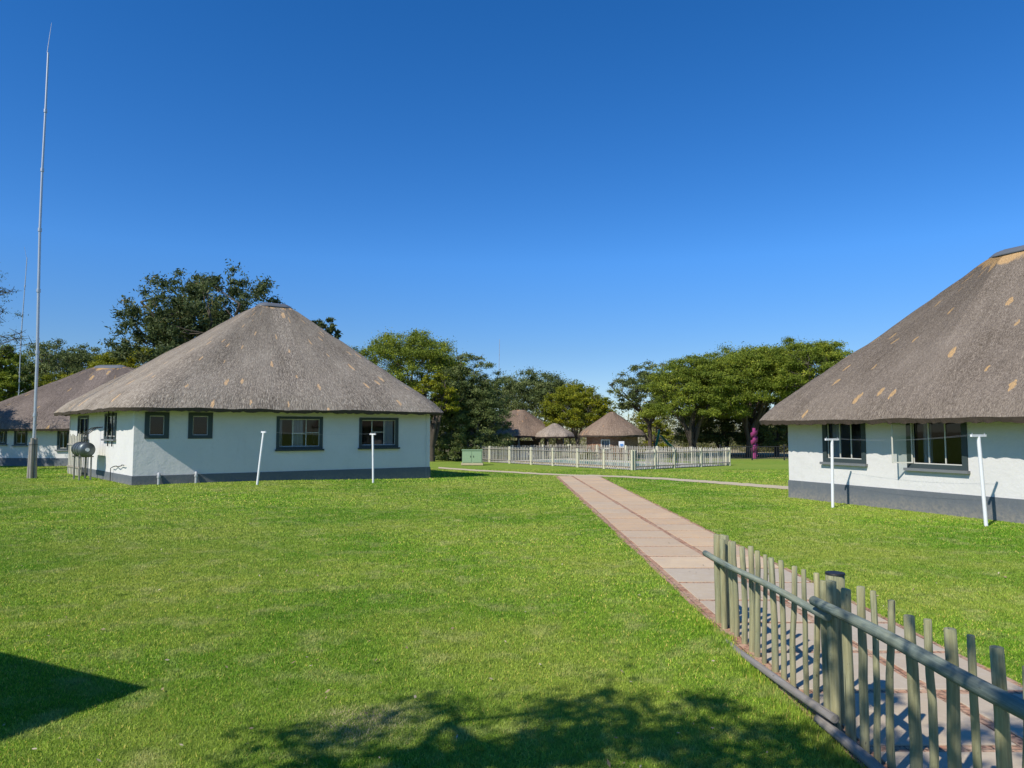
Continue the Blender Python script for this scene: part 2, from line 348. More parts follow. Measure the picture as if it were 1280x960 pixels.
L_bush = mat_leaf('dry_bush_leaf', [(0, (0.08, 0.0928, 0.028)), (0.5, (0.176, 0.184, 0.063)), (0.85, (0.304, 0.28, 0.112)), (1, (0.48, 0.384, 0.154))])
M_bark = simple('tree_bark', (.085, .068, .052), .95, .35, 5, bump=.8)
M_palebark = simple('pale_bark', (.20, .165, .125), .95, .3, 5, bump=.8)
M_litter = mat_leaf('dry_leaf_litter', [(0, (.20, .14, .07)), (.5, (.34, .26, .15)), (1, (.55, .46, .32))], .1)

# ------------------------------------------------------------------ ground
xs = np.concatenate([np.linspace(-900, -80, 12), np.linspace(-70, -26, 12), np.linspace(-25, 25, 101), np.linspace(26, 70, 12), np.linspace(80, 900, 12)])
ys = np.concatenate([np.linspace(-300, -20, 8), np.linspace(-18, 2, 6), np.linspace(3, 62, 119), np.linspace(65, 120, 12), np.linspace(140, 1600, 12)])
g = MB(); g.grid([[(x, y, gz(x, y)) for x in xs] for y in ys])
ground = tag(g.build('ground', M_lawn), kind='structure')

# main path: two columns of slabs with brick strips between and beside them
pL = [G(888, 779), G(694, 596)]; pM = [G(1090, 820), G(717, 596.5)]; pR = [G(1000, 719), G(752, 596.5)]
def lin(p, y): t = (y - p[0].y) / (p[1].y - p[0].y); return p[0].x + (p[1].x - p[0].x) * t
xl = lambda y: lin(pL, y); xm = lambda y: lin(pM, y) + .0; xr = lambda y: lin(pR, y)
PY0, PY1 = -3.0, G(700, 595.5).y
pb = MB()
yy = np.linspace(PY0, PY1, 60)
ej = [(rnd.uniform(-.03, .03), rnd.uniform(-.03, .03)) for _ in yy]
pb.grid([[(xl(y) + a, y, .009), (xr(y) + b, y, .009)] for y, (a, b) in zip(yy, ej)], sm=False)
y = PY0 + .4
SL = 1.165
while y < PY1 - .1:
    y1 = min(y + SL - .115, PY1)
    for (a, b) in ((lambda q: xl(q) + .17, lambda q: xm(q) - .065), (lambda q: xm(q) + .065, lambda q: xr(q) - .10)):
        t = min(1, max(0, (.15 if y < 12.2 else .98 if y < 13.6 else .7) + rnd.uniform(-.2, .2))); z = .017 + rnd.uniform(-.003, .003); tl = rnd.uniform(-.004, .004)
        j = [rnd.uniform(-.012, .012) for _ in range(4)]
        q = [Vector((a(y) + j[0], y, z)), Vector((b(y) + j[1], y + j[0], z + tl)), Vector((b(y1) + j[2], y1 + j[1], z + tl)), Vector((a(y1) + j[3], y1, z))]
        cc = sum(q, Vector()) / 4; qi = [p + (cc - p) * .012 + Vector((0, 0, .004)) for p in q]
        uv = [(t, .5)] * 4
        pb.face(qi, uv, 1)
        for k in range(4):
            k2 = (k + 1) % 4; lo = [Vector((q[k].x, q[k].y, .0)), Vector((q[k2].x, q[k2].y, .0))]
            pb.face([lo[0], lo[1], q[k2], q[k]], uv, 1); pb.face([q[k], q[k2], qi[k2], qi[k]], uv, 1)
    y += SL
tag(pb.build('path', [M_pathbrick, M_slab]), kind='structure')
# narrow concrete cross path behind it
cp = [(548, 585.5), (600, 588.5), (655, 591.5), (700, 594), (760, 595.5), (820, 598), (860, 600.5), (905, 603.5), (945, 606.5), (1010, 611)]
cp = [(a_[0] + (b_[0] - a_[0]) * k / 8, a_[1] + (b_[1] - a_[1]) * k / 8 + rnd.uniform(-.25, .25)) for a_, b_ in zip(cp, cp[1:]) for k in range(8)] + [cp[-1]]
cm = MB(); rows = []
for i, (px, py) in enumerate(cp):
    a = G(px, py + .9 + .0012 * max(0, px - 760) * 8); b = G(px, py - .9)
    rows.append([(a.x, a.y, gz(a.x, a.y) + .022), (b.x, b.y, gz(b.x, b.y) + .022)])
cm.grid(rows, sm=False); tag(cm.build('concrete_footpath', M_concrete), kind='structure')

# ------------------------------------------------------------------ houses
def rounded(poly, r, n=8):
    out = []; N = len(poly)
    for i in range(N):
        p = poly[i]; a = (poly[i - 1] - p).normalized(); b = (poly[(i + 1) % N] - p).normalized()
        p0 = p + a * r; p1 = p + b * r
        for k in range(n + 1):
            t = k / n; out.append(p0 * (1 - t) ** 2 + p * (2 * t * (1 - t)) + p1 * t ** 2)
    return out
def resample(pts, n):
    L = [0]
    for i in range(len(pts)): L.append(L[-1] + (pts[(i + 1) % len(pts)] - pts[i]).length)
    tot = L[-1]; out = []; k = 0
    for j in range(n):
        s = tot * j / n
        while L[k + 1] < s: k += 1
        t = (s - L[k]) / max(1e-9, L[k + 1] - L[k]); out.append(pts[k].lerp(pts[(k + 1) % len(pts)], t))
    return out, tot
def offset_poly(poly, d):                                              # counter-clockwise polygon pushed outwards
    out = []; N = len(poly)
    for i in range(N):
        e0 = (poly[i] - poly[i - 1]).normalized(); e1 = (poly[(i + 1) % N] - poly[i]).normalized()
        n0 = Vector((e0.y, -e0.x)); n1 = Vector((e1.y, -e1.x)); b = (n0 + n1).normalized()
        out.append(poly[i] + b * (d / max(.3, b.dot(n0))))
    return out
def thatch_roof(root, poly, ridge, z_e, z_r, over, mat, corner=1.6, thick=.34, N=420, M=46, pw=1.0, soff=None, seed=0, lump=.05, cap=True, name='roof'):
    eo = resample(rounded(offset_poly(poly, over), corner), N); eave, tot = eo
    r0, r1 = ridge; rows = []; uvs = []; dmax = max((e - (r0 + r1) / 2).length for e in eave)
    H = z_r - z_e - thick
    base = []
    for e in eave:
        d = r1 - r0; L2 = max(1e-6, d.length_squared); t = (e - r0).dot(d) / L2; t = min(1, max(0, t)); t = .5 + (t - .5) * .96
        base.append(r0 + d * t)
    for i in range(M + 1):
        s = i / M; row = []; ur = []
        for j, e in enumerate(eave):
            q = base[j]; p = q.lerp(e, s)
            s0 = .13; h = (1 - s) if s > s0 else 1 - s0 / 2 - s * s / (2 * s0); h = max(0, h) ** pw + s0 / 2 * (1 - s) ** 3 + .004 * math.sin(math.pi * s)      # slight belly
            z = z_e + thick + H * h - (.20 * max(0, (s - .90) / .10) ** 2)
            nv = mnoise.noise(Vector((p.x * .8, p.y * .8, z * .8 + seed))) * lump + mnoise.noise(Vector((p.x * 3, p.y * 3, z * 3 + seed))) * lump * .35
            row.append((p.x, p.y, z + nv)); ur.append((j / N * tot, s * math.hypot((e - q).length, H)))
        ur.append((tot, ur[0][1])); rows.append(row); uvs.append(ur)
    mb = MB(); mb.grid(rows, uvs, 0, True, True)
    last = rows[-1]; lu = uvs[-1]
    cen = (r0 + r1) / 2
    low = []; inn = []
    for j, (x, yv, z) in enumerate(last):
        rr = rnd.uniform(-.03, .03) + .03 * mnoise.noise(Vector((x * 1.3, yv * 1.3, seed)))
        c = Vector((x, yv)); ins = (base[j] - c).normalized()
        low.append((x + ins.x * .05, yv + ins.y * .05, z_e + rr)); inn.append((x + ins.x * (over + .5), yv + ins.y * (over + .5), z_e + (soff if soff is not None else .22)))
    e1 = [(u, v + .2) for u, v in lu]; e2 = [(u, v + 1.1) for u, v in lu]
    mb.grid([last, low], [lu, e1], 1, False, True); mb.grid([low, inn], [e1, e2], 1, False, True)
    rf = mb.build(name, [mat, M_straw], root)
    if cap:
        c = MB(); d = (r1 - r0); u = d.normalized() if d.length > .01 else Vector((1, 0)); n = Vector((-u.y, u.x)); rws = []
        for k, (rad, dz) in enumerate(((.02, .09), (.25, .06), (.42, .0), (.60, -.13), (.62, -.18), (.5, -.17))):
            rws.append([(*( (r1 if math.cos(a) > 0 else r0) + u * math.cos(a) * rad + n * math.sin(a) * rad * .8), z_r + dz + rnd.uniform(-.01, .01)) for a in [2 * math.pi * (q + .5) / 40 for q in range(40)]])
        c.grid(rws, None, 0, True, True); c.build('ridge_cap', M_cap, rf)
    return rf
def wall_panel(mb, p0, p1, z0, z1, ops, th=.22):
    d = (p1 - p0); L = d.length; d = d / L; n = Vector((d.y, -d.x))      # n points outwards (counter-clockwise footprint)
    us = sorted({0, L, *[o[0] for o in ops], *[o[1] for o in ops]}); vs = sorted({z0, z1, *[o[2] for o in ops], *[o[3] for o in ops]})
    W = lambda u, z, q=0: (p0.x + d.x * u - n.x * q, p0.y + d.y * u - n.y * q, z)
    for i in range(len(us) - 1):
        for j in range(len(vs) - 1):
            a, b, c, e = us[i], us[i + 1], vs[j], vs[j + 1]; um, vm = (a + b) / 2, (c + e) / 2
            if any(o[0] < um < o[1] and o[2] < vm < o[3] for o in ops): continue
            uv = [(a, c), (b, c), (b, e), (a, e)]
            mb.face([W(a, c), W(b, c), W(b, e), W(a, e)], uv); mb.face([W(b, c, th), W(a, c, th), W(a, e, th), W(b, e, th)], uv)
    for (a, b, c, e) in ops:
        for q in (((a, c), (b, c)), ((b, c), (b, e)), ((b, e), (a, e)), ((a, e), (a, c))):
            (u0, v0), (u1, v1) = q; mb.face([W(u0, v0), W(u0, v0, th), W(u1, v1, th), W(u1, v1)])
def add_window(root, p0, d, op, bars=(.33, .66), tr=None, sur=.13, curtains=(), sill=True, sill_m=None, open_left=False, sur_m=None, half=None, dark_backing=False):
    """surround + steel frame + pane (+ curtains) in an opening of a wall starting at p0 running along d"""
    n = Vector((d.y, -d.x)); a, b, c, e = op
    def Wp(u, z, q): return Vector((p0.x + d.x * u + n.x * q, p0.y + d.y * u + n.y * q, z))
    ax = (Vector((d.x, d.y, 0)), Vector((n.x, n.y, 0)), Vector((0, 0, 1)))
    s = MB()
    def bar(mb, u0, u1, z0, z1, q0, q1, mi=0): mb.box(Wp((u0 + u1) / 2, (z0 + z1) / 2, (q0 + q1) / 2), (abs(u1 - u0), abs(q1 - q0), abs(z1 - z0)), ax=ax, mi=mi)
    i0, i1, k0, k1 = a + sur, b - sur, c + sur * (.8), e - sur * .8
    bar(s, a - .01, i0, c - .01, e + .01, -.10, .028); bar(s, i1, b + .01, c - .01, e + .01, -.10, .028)
    bar(s, i0, i1, k1, e + .01, -.10, .028); bar(s, i0, i1, c - .01, k0, -.10, .028)
    wn = s.build('window', sur_m or M_surround, root)
    f = MB(); q0, q1 = -.085, -.05; t = .028
    bar(f, i0, i0 + t, k0, k1, q0, q1); bar(f, i1 - t, i1, k0, k1, q0, q1); bar(f, i0 + t, i1 - t, k1 - t, k1, q0, q1); bar(f, i0 + t, i1 - t, k0, k0 + t, q0, q1)
    for m_ in bars: u = i0 + (i1 - i0) * m_; bar(f, u - t / 2, u + t / 2, k0 + t, k1 - t, q0 + .002, q1 + .006)
    if tr:
        for (m0, m1, hh) in tr: z = k0 + (k1 - k0) * hh; bar(f, i0 + (i1 - i0) * m0 + t, i0 + (i1 - i0) * m1 - t, z - t / 2, z + t / 2, q0 + .004, q1 + .003)
    f.build('window_frame', M_steel, wn)
    g_ = MB(); g_.face([Wp(i0, k0, -.072), Wp(i1, k0, -.072), Wp(i1, k1, -.072), Wp(i0, k1, -.072)]); g_.build('window_pane', M_glass, wn)
    for (m0, m1) in curtains:
        cu = MB(); nn = 24; r0 = []; r1 = []
        for k in range(nn + 1):
            u = i0 + (i1 - i0) * (m0 + (m1 - m0) * k / nn); q = -.22 - .035 * math.sin(k * 1.7) * (1 + .3 * math.sin(k * .9)); r0.append(Wp(u, k0 - .05, q)); r1.append(Wp(u + .02 * math.sin(k), k1 + .05, q * .9 - .02))
        cu.grid([r0, r1]); cu.build('curtain', M_curtain, wn)
    if dark_backing:
        cu = MB(); cu.face([Wp(i0 - .05, k0 - .05, -.24), Wp(i1 + .05, k0 - .05, -.24), Wp(i1 + .05, k1 + .05, -.24), Wp(i0 - .05, k1 + .05, -.24)]); cu.build('dark_backing', M_dark, wn)  # near-black sheet behind the pane, its colour stands in for the unlit room
    if sill:
        si = MB(); A_ = Wp((a + b) / 2, c - .05, .05); bar(si, a - .06, b + .06, c - .09, c - .012, -.02, .13); si.build('window_sill', sill_m or M_surround, wn)
    return wn

def V2(v): return Vector((v.x, v.y))
# ---- left house
A = V2(G(165, 607, .2)); B = V2(G(537, 598, 0)); dAB = (B - A).normalized()
kE = (83 - 640) / FPX; dAE = Vector((-.668, .744)); E = A + dAE * 12.6
dAE = (E - A).normalized(); F = B + (E - A)
hl = thing('thatched_house', 'white house with grey thatched roof left of the path, metal water tank by its side', 'house', (A.x, A.y, 0))
ZP, ZW = .57, 3.36
opsF = []
def op_px(p0, d, x0, x1, y0, y1):
    a, b = wall_u(x0, p0, d), wall_u(x1, p0, d); m_ = (p0 + d * ((a + b) / 2)).y
    return (a, b, z_at(y1, m_), z_at(y0, m_))
w1 = op_px(A, dAB, 180.5, 210.5, 515.5, 548); w2 = op_px(A, dAB, 235, 265, 516, 548); w3 = op_px(A, dAB, 345.5, 403, 521, 561); w4 = op_px(A, dAB, 449, 497.5, 522.5, 559)
dEA = -dAE; LEA = (E - A).length
def op_pxE(x0, x1, y0, y1):                                             # wall E -> A
    a, b = LEA - wall_u(x0, A, dAE), LEA - wall_u(x1, A, dAE); yc = (A + dAE * (LEA - (a + b) / 2)).y
    return (min(a, b), max(a, b), z_at(y1, yc), z_at(y0, yc))
e1 = op_pxE(130.5, 145, 517, 548.5); e2 = op_pxE(97, 110, 520, 548)
wb = MB()
wall_panel(wb, A, B, -.3, ZW, [w1, w2, w3, w4]); wall_panel(wb, B, F, -.3, ZW, []); wall_panel(wb, F, E, -.3, ZW, []); wall_panel(wb, E, A, -.3, ZW, [e1, e2])
wb.face([(p.x, p.y, ZP) for p in (A, B, F, E)], mi=1)
wb.build('wall', [M_wall, M_dark], hl)
def plinth(root, poly, z0, z1, q=.025):
    out = offset_poly(poly, q); mb = MB(); L = 0
    for i in range(len(out)):
        p, r = out[i], out[(i + 1) % len(out)]; pi, ri = poly[i], poly[(i + 1) % len(out)]; l = (r - p).length
        mb.face([(p.x, p.y, z0), (r.x, r.y, z0), (r.x, r.y, z1), (p.x, p.y, z1)], [(L, z0), (L + l, z0), (L + l, z1), (L, z1)])
        mb.face([(p.x, p.y, z1), (r.x, r.y, z1), (ri.x, ri.y, z1 + .008), (pi.x, pi.y, z1 + .008)]); L += l
    return mb.build('plinth', M_plinth, root)
plinth(hl, [A, B, F, E], -.3, ZP)
wn = add_window(hl, A, dAB, w1, (), sur=.17, sill=False, dark_backing=True); add_window(hl, A, dAB, w2, (), sur=.17, sill=False, dark_backing=True)
add_window(hl, A, dAB, w3, (.33, .66), [(.33, .66, .48), (.66, 1, .5)], curtains=[(0, .1), (.33, .62)], sill=True)
add_window(hl, A, dAB, w4, (.3, .66), [(.3, .66, .52)], curtains=[(.68, .98)], sill=True)
add_window(hl, E, dEA, e1, (.5,), sur=.13, curtains=[(.1, .9)], sill=True, sill_m=M_sill)
add_window(hl, E, dEA, e2, (.5,), sur=.13, sill=True, sill_m=M_sill)
rc = V2(P(343, 380, 36.6)); zr = P(343, 380, 36.6).z
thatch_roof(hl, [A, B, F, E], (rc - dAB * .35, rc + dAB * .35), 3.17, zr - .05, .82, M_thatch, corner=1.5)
for px in (198, 244.5):
    u = wall_u(px, A, dAB, .5); p = A + dAB * u; n_ = Vector((dAB.y, -dAB.x)); q = p + n_ * .13; t = MB()
    z0 = gz(p.x, p.y) - .05; t.tube([(q.x, q.y, z0), (q.x, q.y, z0 + .40), (q.x, q.y, z0 + .47), (p.x + n_.x * .03, p.y + n_.y * .03, z0 + .5)], [.055, .055, .06, .05], 12)
    t.tube([(q.x, q.y, z0 + .33), (q.x, q.y, z0 + .4)], .075, 12)
    t.build('drain_pipe', M_pipe, hl)
nE = Vector((-dAE.y, dAE.x)) * 1.0                                      # outward normal of wall E-A
if nE.x > 0: nE = -nE
for u in (3.2, 3.95):                                                   # vertical pipes on the side wall
    p = A + dAE * u + nE * .06; t = MB(); t.tube([(p.x, p.y, 1.7), (p.x, p.y, 3.3)], .025, 8); t.build('supply_pipe', M_black, hl)
t = MB(); pts = []
for k in range(14):
    u = .9 + k * .16; p = A + dAE * u + nE * (.10 + .03 * math.sin(k * 1.3)); pts.append((p.x, p.y, .98 - .012 * k + .02 * math.sin(k * .9)))
p = A + dAE * 3.0 + nE * .12; pts += [(p.x, p.y, .78), (p.x, p.y, .15)]
t.tube(pts, .018, 6); t.build('garden_pipe', M_black, hl)

# ---- right house
C = V2(G(987, 622)); D0 = V2(G(1280, 655)); dCD = (D0 - C).normalized(); nin = Vector((-dCD.y, dCD.x))
if nin.x < 0: nin = -nin
LR = 13.0; DR = 9.4
C2 = C + dCD * LR; C3 = C2 + nin * DR; C4 = C + nin * DR
hr = thing('thatched_house', 'white house with brown-grey thatched roof right of the path, one casement open', 'house', (C.x, C.y, 0))
ZPR, ZWR = .62, 2.95
r1_ = op_px(C, dCD, 1029, 1082, 524, 578); r2_ = op_px(C, dCD, 1134, 1209, 521, 586); r3_ = (10.2, 11.6, 1.1, 2.45)
wb = MB(); polyR = [C, C2, C3, C4]
# footprint orientation: make it counter-clockwise
def ccw(poly): return sum(poly[i - 1].x * poly[i].y - poly[i].x * poly[i - 1].y for i in range(len(poly))) > 0
polyR_ccw = polyR if ccw(polyR) else list(reversed(polyR))
print('ccw left', ccw([A, B, F, E]), 'right', ccw(polyR))
wall_panel(wb, C, C2, -.3, ZWR, [r1_, r2_, r3_]); wall_panel(wb, C2, C3, -.3, ZWR, []); wall_panel(wb, C3, C4, -.3, ZWR, []); wall_panel(wb, C4, C, -.3, ZWR, [])
wb.face([(p.x, p.y, ZPR) for p in polyR], mi=1)
wb.build('wall', [M_wall, M_dark], hr)
plinth(hr, polyR_ccw, -.3, ZPR)
add_window(hr, C, dCD, r1_, (.36, .68), curtains=[(.04, .3)], sur=.15, sill_m=M_sill)
wo_ = add_window(hr, C, dCD, r2_, (.33, .66), curtains=[(.14, .33)], sur=.15, sill_m=M_sill)
# the casement that stands open
nR = Vector((dCD.y, -dCD.x)); a_, b_, c_, e_ = r2_; hp = C + dCD * (a_ + .16) ; od = (nR * .85 - dCD * .52).normalized(); ow = .58
sash = MB(); axs = (Vector((od.x, od.y, 0)), Vector((-od.y, od.x, 0)), Vector((0, 0, 1))); zb_, zt_ = c_ + .13, e_ - .14
for (u0, u1, z0, z1) in ((0, .035, zb_, zt_), (ow - .035, ow, zb_, zt_), (.035, ow - .035, zb_, zb_ + .035), (.035, ow - .035, zt_ - .035, zt_)):
    um = (u0 + u1) / 2; sash.box((hp.x + od.x * um, hp.y + od.y * um, (z0 + z1) / 2), (u1 - u0, .03, z1 - z0), ax=axs)
sh = sash.build('casement', M_steel, wo_); tag(sh, 'open casement swung out from the wall')
gp = MB(); gp.face([(hp.x + od.x * u, hp.y + od.y * u, z) for u, z in ((.035, zb_ + .035), (ow - .035, zb_ + .035), (ow - .035, zt_ - .035), (.035, zt_ - .035))]); gp.build('casement_pane', M_glass, wo_)
add_window(hr, C, dCD, r3_, (.33, .66), sur=.15, sill_m=M_sill)
a4 = DR / 2; rA = C + dCD * (a4 + .35) + nin * a4; rB = C + dCD * (LR - a4) + nin * a4
zrr = P(1262, 311, rA.y).z
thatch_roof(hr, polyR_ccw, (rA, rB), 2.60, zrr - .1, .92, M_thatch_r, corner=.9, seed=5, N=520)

# ---- far left house
hf = thing('thatched_house', 'far left white house with dark thatched roof under tree shade, behind the tall mast', 'house', (-30, 43.6, 0))
f0, f1 = Vector((-35.5, 44.2)), Vector((-16.0, 43.2)); dF = (f1 - f0).normalized(); nF = Vector((-dF.y, dF.x)); f2 = f1 + nF * 10; f3 = f0 + nF * 10
def opf(x0, x1, y0, y1): return op_px(f0, dF, x0, x1, y0, y1)
fo = [opf(-2, 8.5, 538, 555), opf(18, 34, 538, 556), opf(72, 86, 538, 562)]
wb = MB(); wall_panel(wb, f0, f1, -.3, 2.6, fo)
for p, q in ((f1, f2), (f2, f3), (f3, f0)): wall_panel(wb, p, q, -.3, 2.6, [])
wb.face([(p.x, p.y, .6) for p in (f0, f1, f2, f3)], mi=1)
wb.build('wall', [M_wall, M_dark], hf); plinth(hf, [f0, f1, f2, f3], -.3, z_at(573, 43.5))
for o_ in fo: add_window(hf, f0, dF, o_, (.5,), curtains=[(.05, .3)] if o_ is fo[2] else [], sur=.1, sill_m=M_sill)
fr0 = V2(P(128, 456, 48.5)); zf = P(128, 456, 48.5).z
thatch_roof(hf, [f0, f1, f2, f3], (fr0, fr0 + dF * 1.2), 2.36, zf - .1, .75, M_thatch_old, corner=2, seed=9, N=360)

# ------------------------------------------------------------------ pool area
Lp, Kp, Rp = V2(G(597, 577)), V2(G(790, 588)), V2(G(912, 582)); Bp = Rp + (Lp - Kp)
dk = MB(); ins = [Kp, Rp, Bp, Lp]; ins = offset_poly(ins if ccw(ins) else list(reversed(ins)), -.12)
dk.face([(p.x, p.y, .03) for p in ins]); tag(dk.build('pool_deck', M_deck), kind='structure')
def lerp4(u, v): return Kp.lerp(Rp, u).lerp(Lp.lerp(Bp, u), v)
wt = MB(); q = [lerp4(.16, .12), lerp4(.66, .12), lerp4(.66, .8), lerp4(.16, .8)]; wt.face([(p.x, p.y, .075) for p in q]); tag(wt.build('pool_water', M_water), kind='structure')
pr = thing('pool_coping', 'pale coping edge around the turquoise swimming pool', 'pool edge', (q[0].x, q[0].y, 0)); cb_ = MB()
for i in range(4):
    a, b = q[i], q[(i + 1) % 4]; d = (b - a).normalized(); n_ = Vector((d.y, -d.x)); m_ = (a + b) / 2 + n_ * .15
    cb_.box((m_.x, m_.y, .065 + .003 * (i % 2)), ((b - a).length + .3, .3, .07), math.atan2(d.y, d.x))
cb_.build('coping', M_concrete, pr)
def picket_fence(label, pts, h=1.2, gate_last=False, dens=.17, pm=M_palewood):
    """pts: post positions"""
    root = thing('picket_fence', label, 'fence', (pts[0].x, pts[0].y, 0), 'pool fence sides')
    for i, p in enumerate(pts):
        m_ = MB(); m_.tube([(p.x, p.y, -.1), (p.x, p.y, h + .03)], [.085, .08], 10); m_.build('post', M_yelpost, root)
    for i in range(len(pts) - 1):
        a, b = pts[i], pts[i + 1]; L = (b - a).length; d = (b - a) / L; n_ = Vector((d.y, -d.x)); m_ = MB(); nn = max(3, round(L / dens))
        for k in range(1, nn):
            p = a + d * (L * k / nn + rnd.uniform(-.02, .02)); r = rnd.uniform(.024, .034); lean = rnd.uniform(-.015, .015)
            m_.tube([(p.x, p.y, .03), (p.x + d.x * lean, p.y + d.y * lean, h + rnd.uniform(-.04, .03))], [r, r * .9], 6)
        m_.build('picket_panel', pm, root)
        for z in (.22, h - .18):
            rl = MB(); rl.tube([(a.x - n_.x * -.05, a.y - n_.y * -.05, z), (b.x + n_.x * .05, b.y + n_.y * .05, z)], .028, 6); rl.build('rail', M_greywood, root)
    return root
def onray(p, q, px):
    d = (q - p).normalized(); return p + d * wall_u(px, p, d, .5)
picket_fence('left front side of the white picket fence round the pool, running to its near corner', [Lp] + [onray(Lp, Kp, x) for x in (612, 637, 664, 691, 722, 755)] + [Kp])
picket_fence('right front side of the white picket pool fence, from the near corner to the right', [Kp + (Rp - Kp).normalized() * .2] + [onray(Kp, Rp, x) for x in (818.5, 842.5, 876)] + [Rp])
picket_fence('back right side of the white picket fence, farthest beyond the pool water', [Rp + (Bp - Rp).normalized() * .25] + [Rp.lerp(Bp, t) for t in (.2, .4, .6, .8)] + [Bp])
picket_fence('back left side of the white picket pool fence, beside the open thatched shelter', [Lp + (Bp - Lp).normalized() * .25] + [Lp.lerp(Bp, t) for t in (.35, .68)] + [Bp + (Lp - Bp).normalized() * .25])

# thatched shelter beside the pool
def regular(cx, cy, rx, ry, n, a0=0): return [Vector((cx + rx * math.cos(a0 + 2 * math.pi * k / n), cy + ry * math.sin(a0 + 2 * math.pi * k / n))) for k in range(n)]
sc0 = P(646, 550, 67); shl = thing('thatched_shelter', 'open sided shelter with large thatched roof behind the pool, half in tree shade', 'shelter', (sc0.x, 67, 0))
poly = regular(sc0.x - 1.5, 67, 5.3, 4.2, 10); zs = P(650, 512, 67).z
thatch_roof(shl, poly, (V2(sc0), V2(sc0) + Vector((.6, 0))), 1.75, zs, .5, M_thatch_new, corner=.5, N=160, M=22, seed=3, lump=.12, soff=.5, cap=False)
for p in poly:
    m_ = MB(); m_.tube([(p.x, p.y, 0), (p.x, p.y, 2.3)], .09, 8); m_.build('post', M_greywood, shl)
bw = MB(); bw.box((sc0.x - 1, 70.6, .7), (6.5, .2, 1.4)); bw.build('low_wall', M_brick, shl)
s2 = P(694, 550, 63); sh2 = thing('thatched_shelter', 'small open thatched shelter in front of the larger one, beside the pool hut', 'shelter', (s2.x, 63.5, 0))
poly = regular(s2.x, 63.5, 1.35, 1.35, 6)
thatch_roof(sh2, poly, (V2(s2) + Vector((-.1, .5)), V2(s2) + Vector((.1, .5))), 1.72, P(686, 529, 63.5).z, .45, M_thatch_plain, corner=.3, N=90, M=14, seed=4, lump=.06, soff=.4, cap=False)
for p in poly:
    m_ = MB(); m_.tube([(p.x, p.y, 0), (p.x, p.y, 2.1)], .07, 8); m_.build('post', M_palebark, sh2)
bc = MB(); bc.box((s2.x + .45, 63.5, .8), (.5, .5, 1.6)); bc.build('brick_pillar', M_brick, sh2)
# pool hut
hc = P(765, 550, 60); hut = thing('brick_hut', 'round brick hut with pointed tan thatched roof behind the pool', 'hut', (hc.x, 60, 0))
poly = regular(hc.x, 60, 2.15, 2.15, 16, -math.pi / 2 + math.pi / 16); hb = MB()
for i in range(16):
    p, r = poly[i], poly[(i + 1) % 16]; L = (r - p).length
    ops = [(.05, L - .05, .9, 1.65)] if i == 14 else []
    n0 = len(hb.uv); wall_panel(hb, p, r, -.2, 2.2, ops, .2)
    for k in range(n0, len(hb.uv)): hb.uv[k] = [(u + i * L, v) for u, v in hb.uv[k]]
hb.build('wall', M_brick, hut)
p, r = poly[14], poly[15]; add_window(hut, p, (r - p).normalized(), (.05, (r - p).length - .05, .9, 1.65), (.33, .66), sur=.05, curtains=[(.05, .95)], sur_m=M_steel)
thatch_roof(hut, poly, (V2(hc) + Vector((-.05, 0)), V2(hc) + Vector((.05, 0))), 1.86, P(765, 513, 60).z - .1, .62, M_thatch_new, corner=.25, N=150, M=24, seed=8, lump=.05, cap=False)
nb = P(777, 556, 57.3); tn = thing('notice_board', 'white notice board with a blue panel on two legs before the brick hut', 'sign', (nb.x, 57.3, 0))
m_ = MB(); m_.box((nb.x, 57.3, 1.25), (.42, .03, .55)); m_.build('board', M_white, tn)
m_ = MB(); m_.box((nb.x, 57.27, 1.22), (.26, .02, .2)); m_.build('panel', M_blue, tn)
for s in (-.2, .2):
    m_ = MB(); m_.tube([(nb.x + s, 57.34, 0), (nb.x + s, 57.34, 1.5)], .025, 8); m_.build('leg', M_white, tn)

# ------------------------------------------------------------------ trees
def leaf_quads(centers, radii, flat, nper, size, up=.5, rngl=rng, aspect=.34, shell=.35, tint_c=None):
    K = len(centers); n = K * nper
    c = np.repeat(np.asarray(centers), nper, 0); r = np.repeat(np.asarray(radii), nper)
    d = rngl.normal(size=(n, 3)); d /= np.linalg.norm(d, axis=1)[:, None]
    rad = np.abs(rngl.normal(.5, .36, n))
    pos = c + d * (rad * r)[:, None] * np.array([1, 1, flat])
    nrm = rngl.normal(size=(n, 3)) + d * .7 + np.array([0, 0, up]); nrm /= np.linalg.norm(nrm, axis=1)[:, None]
    t = rngl.normal(size=(n, 3)); t -= nrm * (t * nrm).sum(1)[:, None]; t /= np.linalg.norm(t, axis=1)[:, None]
    b = np.cross(nrm, t); s = size * (.55 + .9 * rngl.random(n))
    t *= s[:, None]; b *= (s * aspect)[:, None]
    V = np.stack([pos - t, pos - b * .9 - t * .1, pos + t, pos + b], 1).reshape(-1, 3)
    tc = np.repeat(tint_c if tint_c is not None else rngl.random(K), nper)
    tint = np.clip(.45 * tc + .55 * rngl.random(n), 0, 1)
    return V, tint
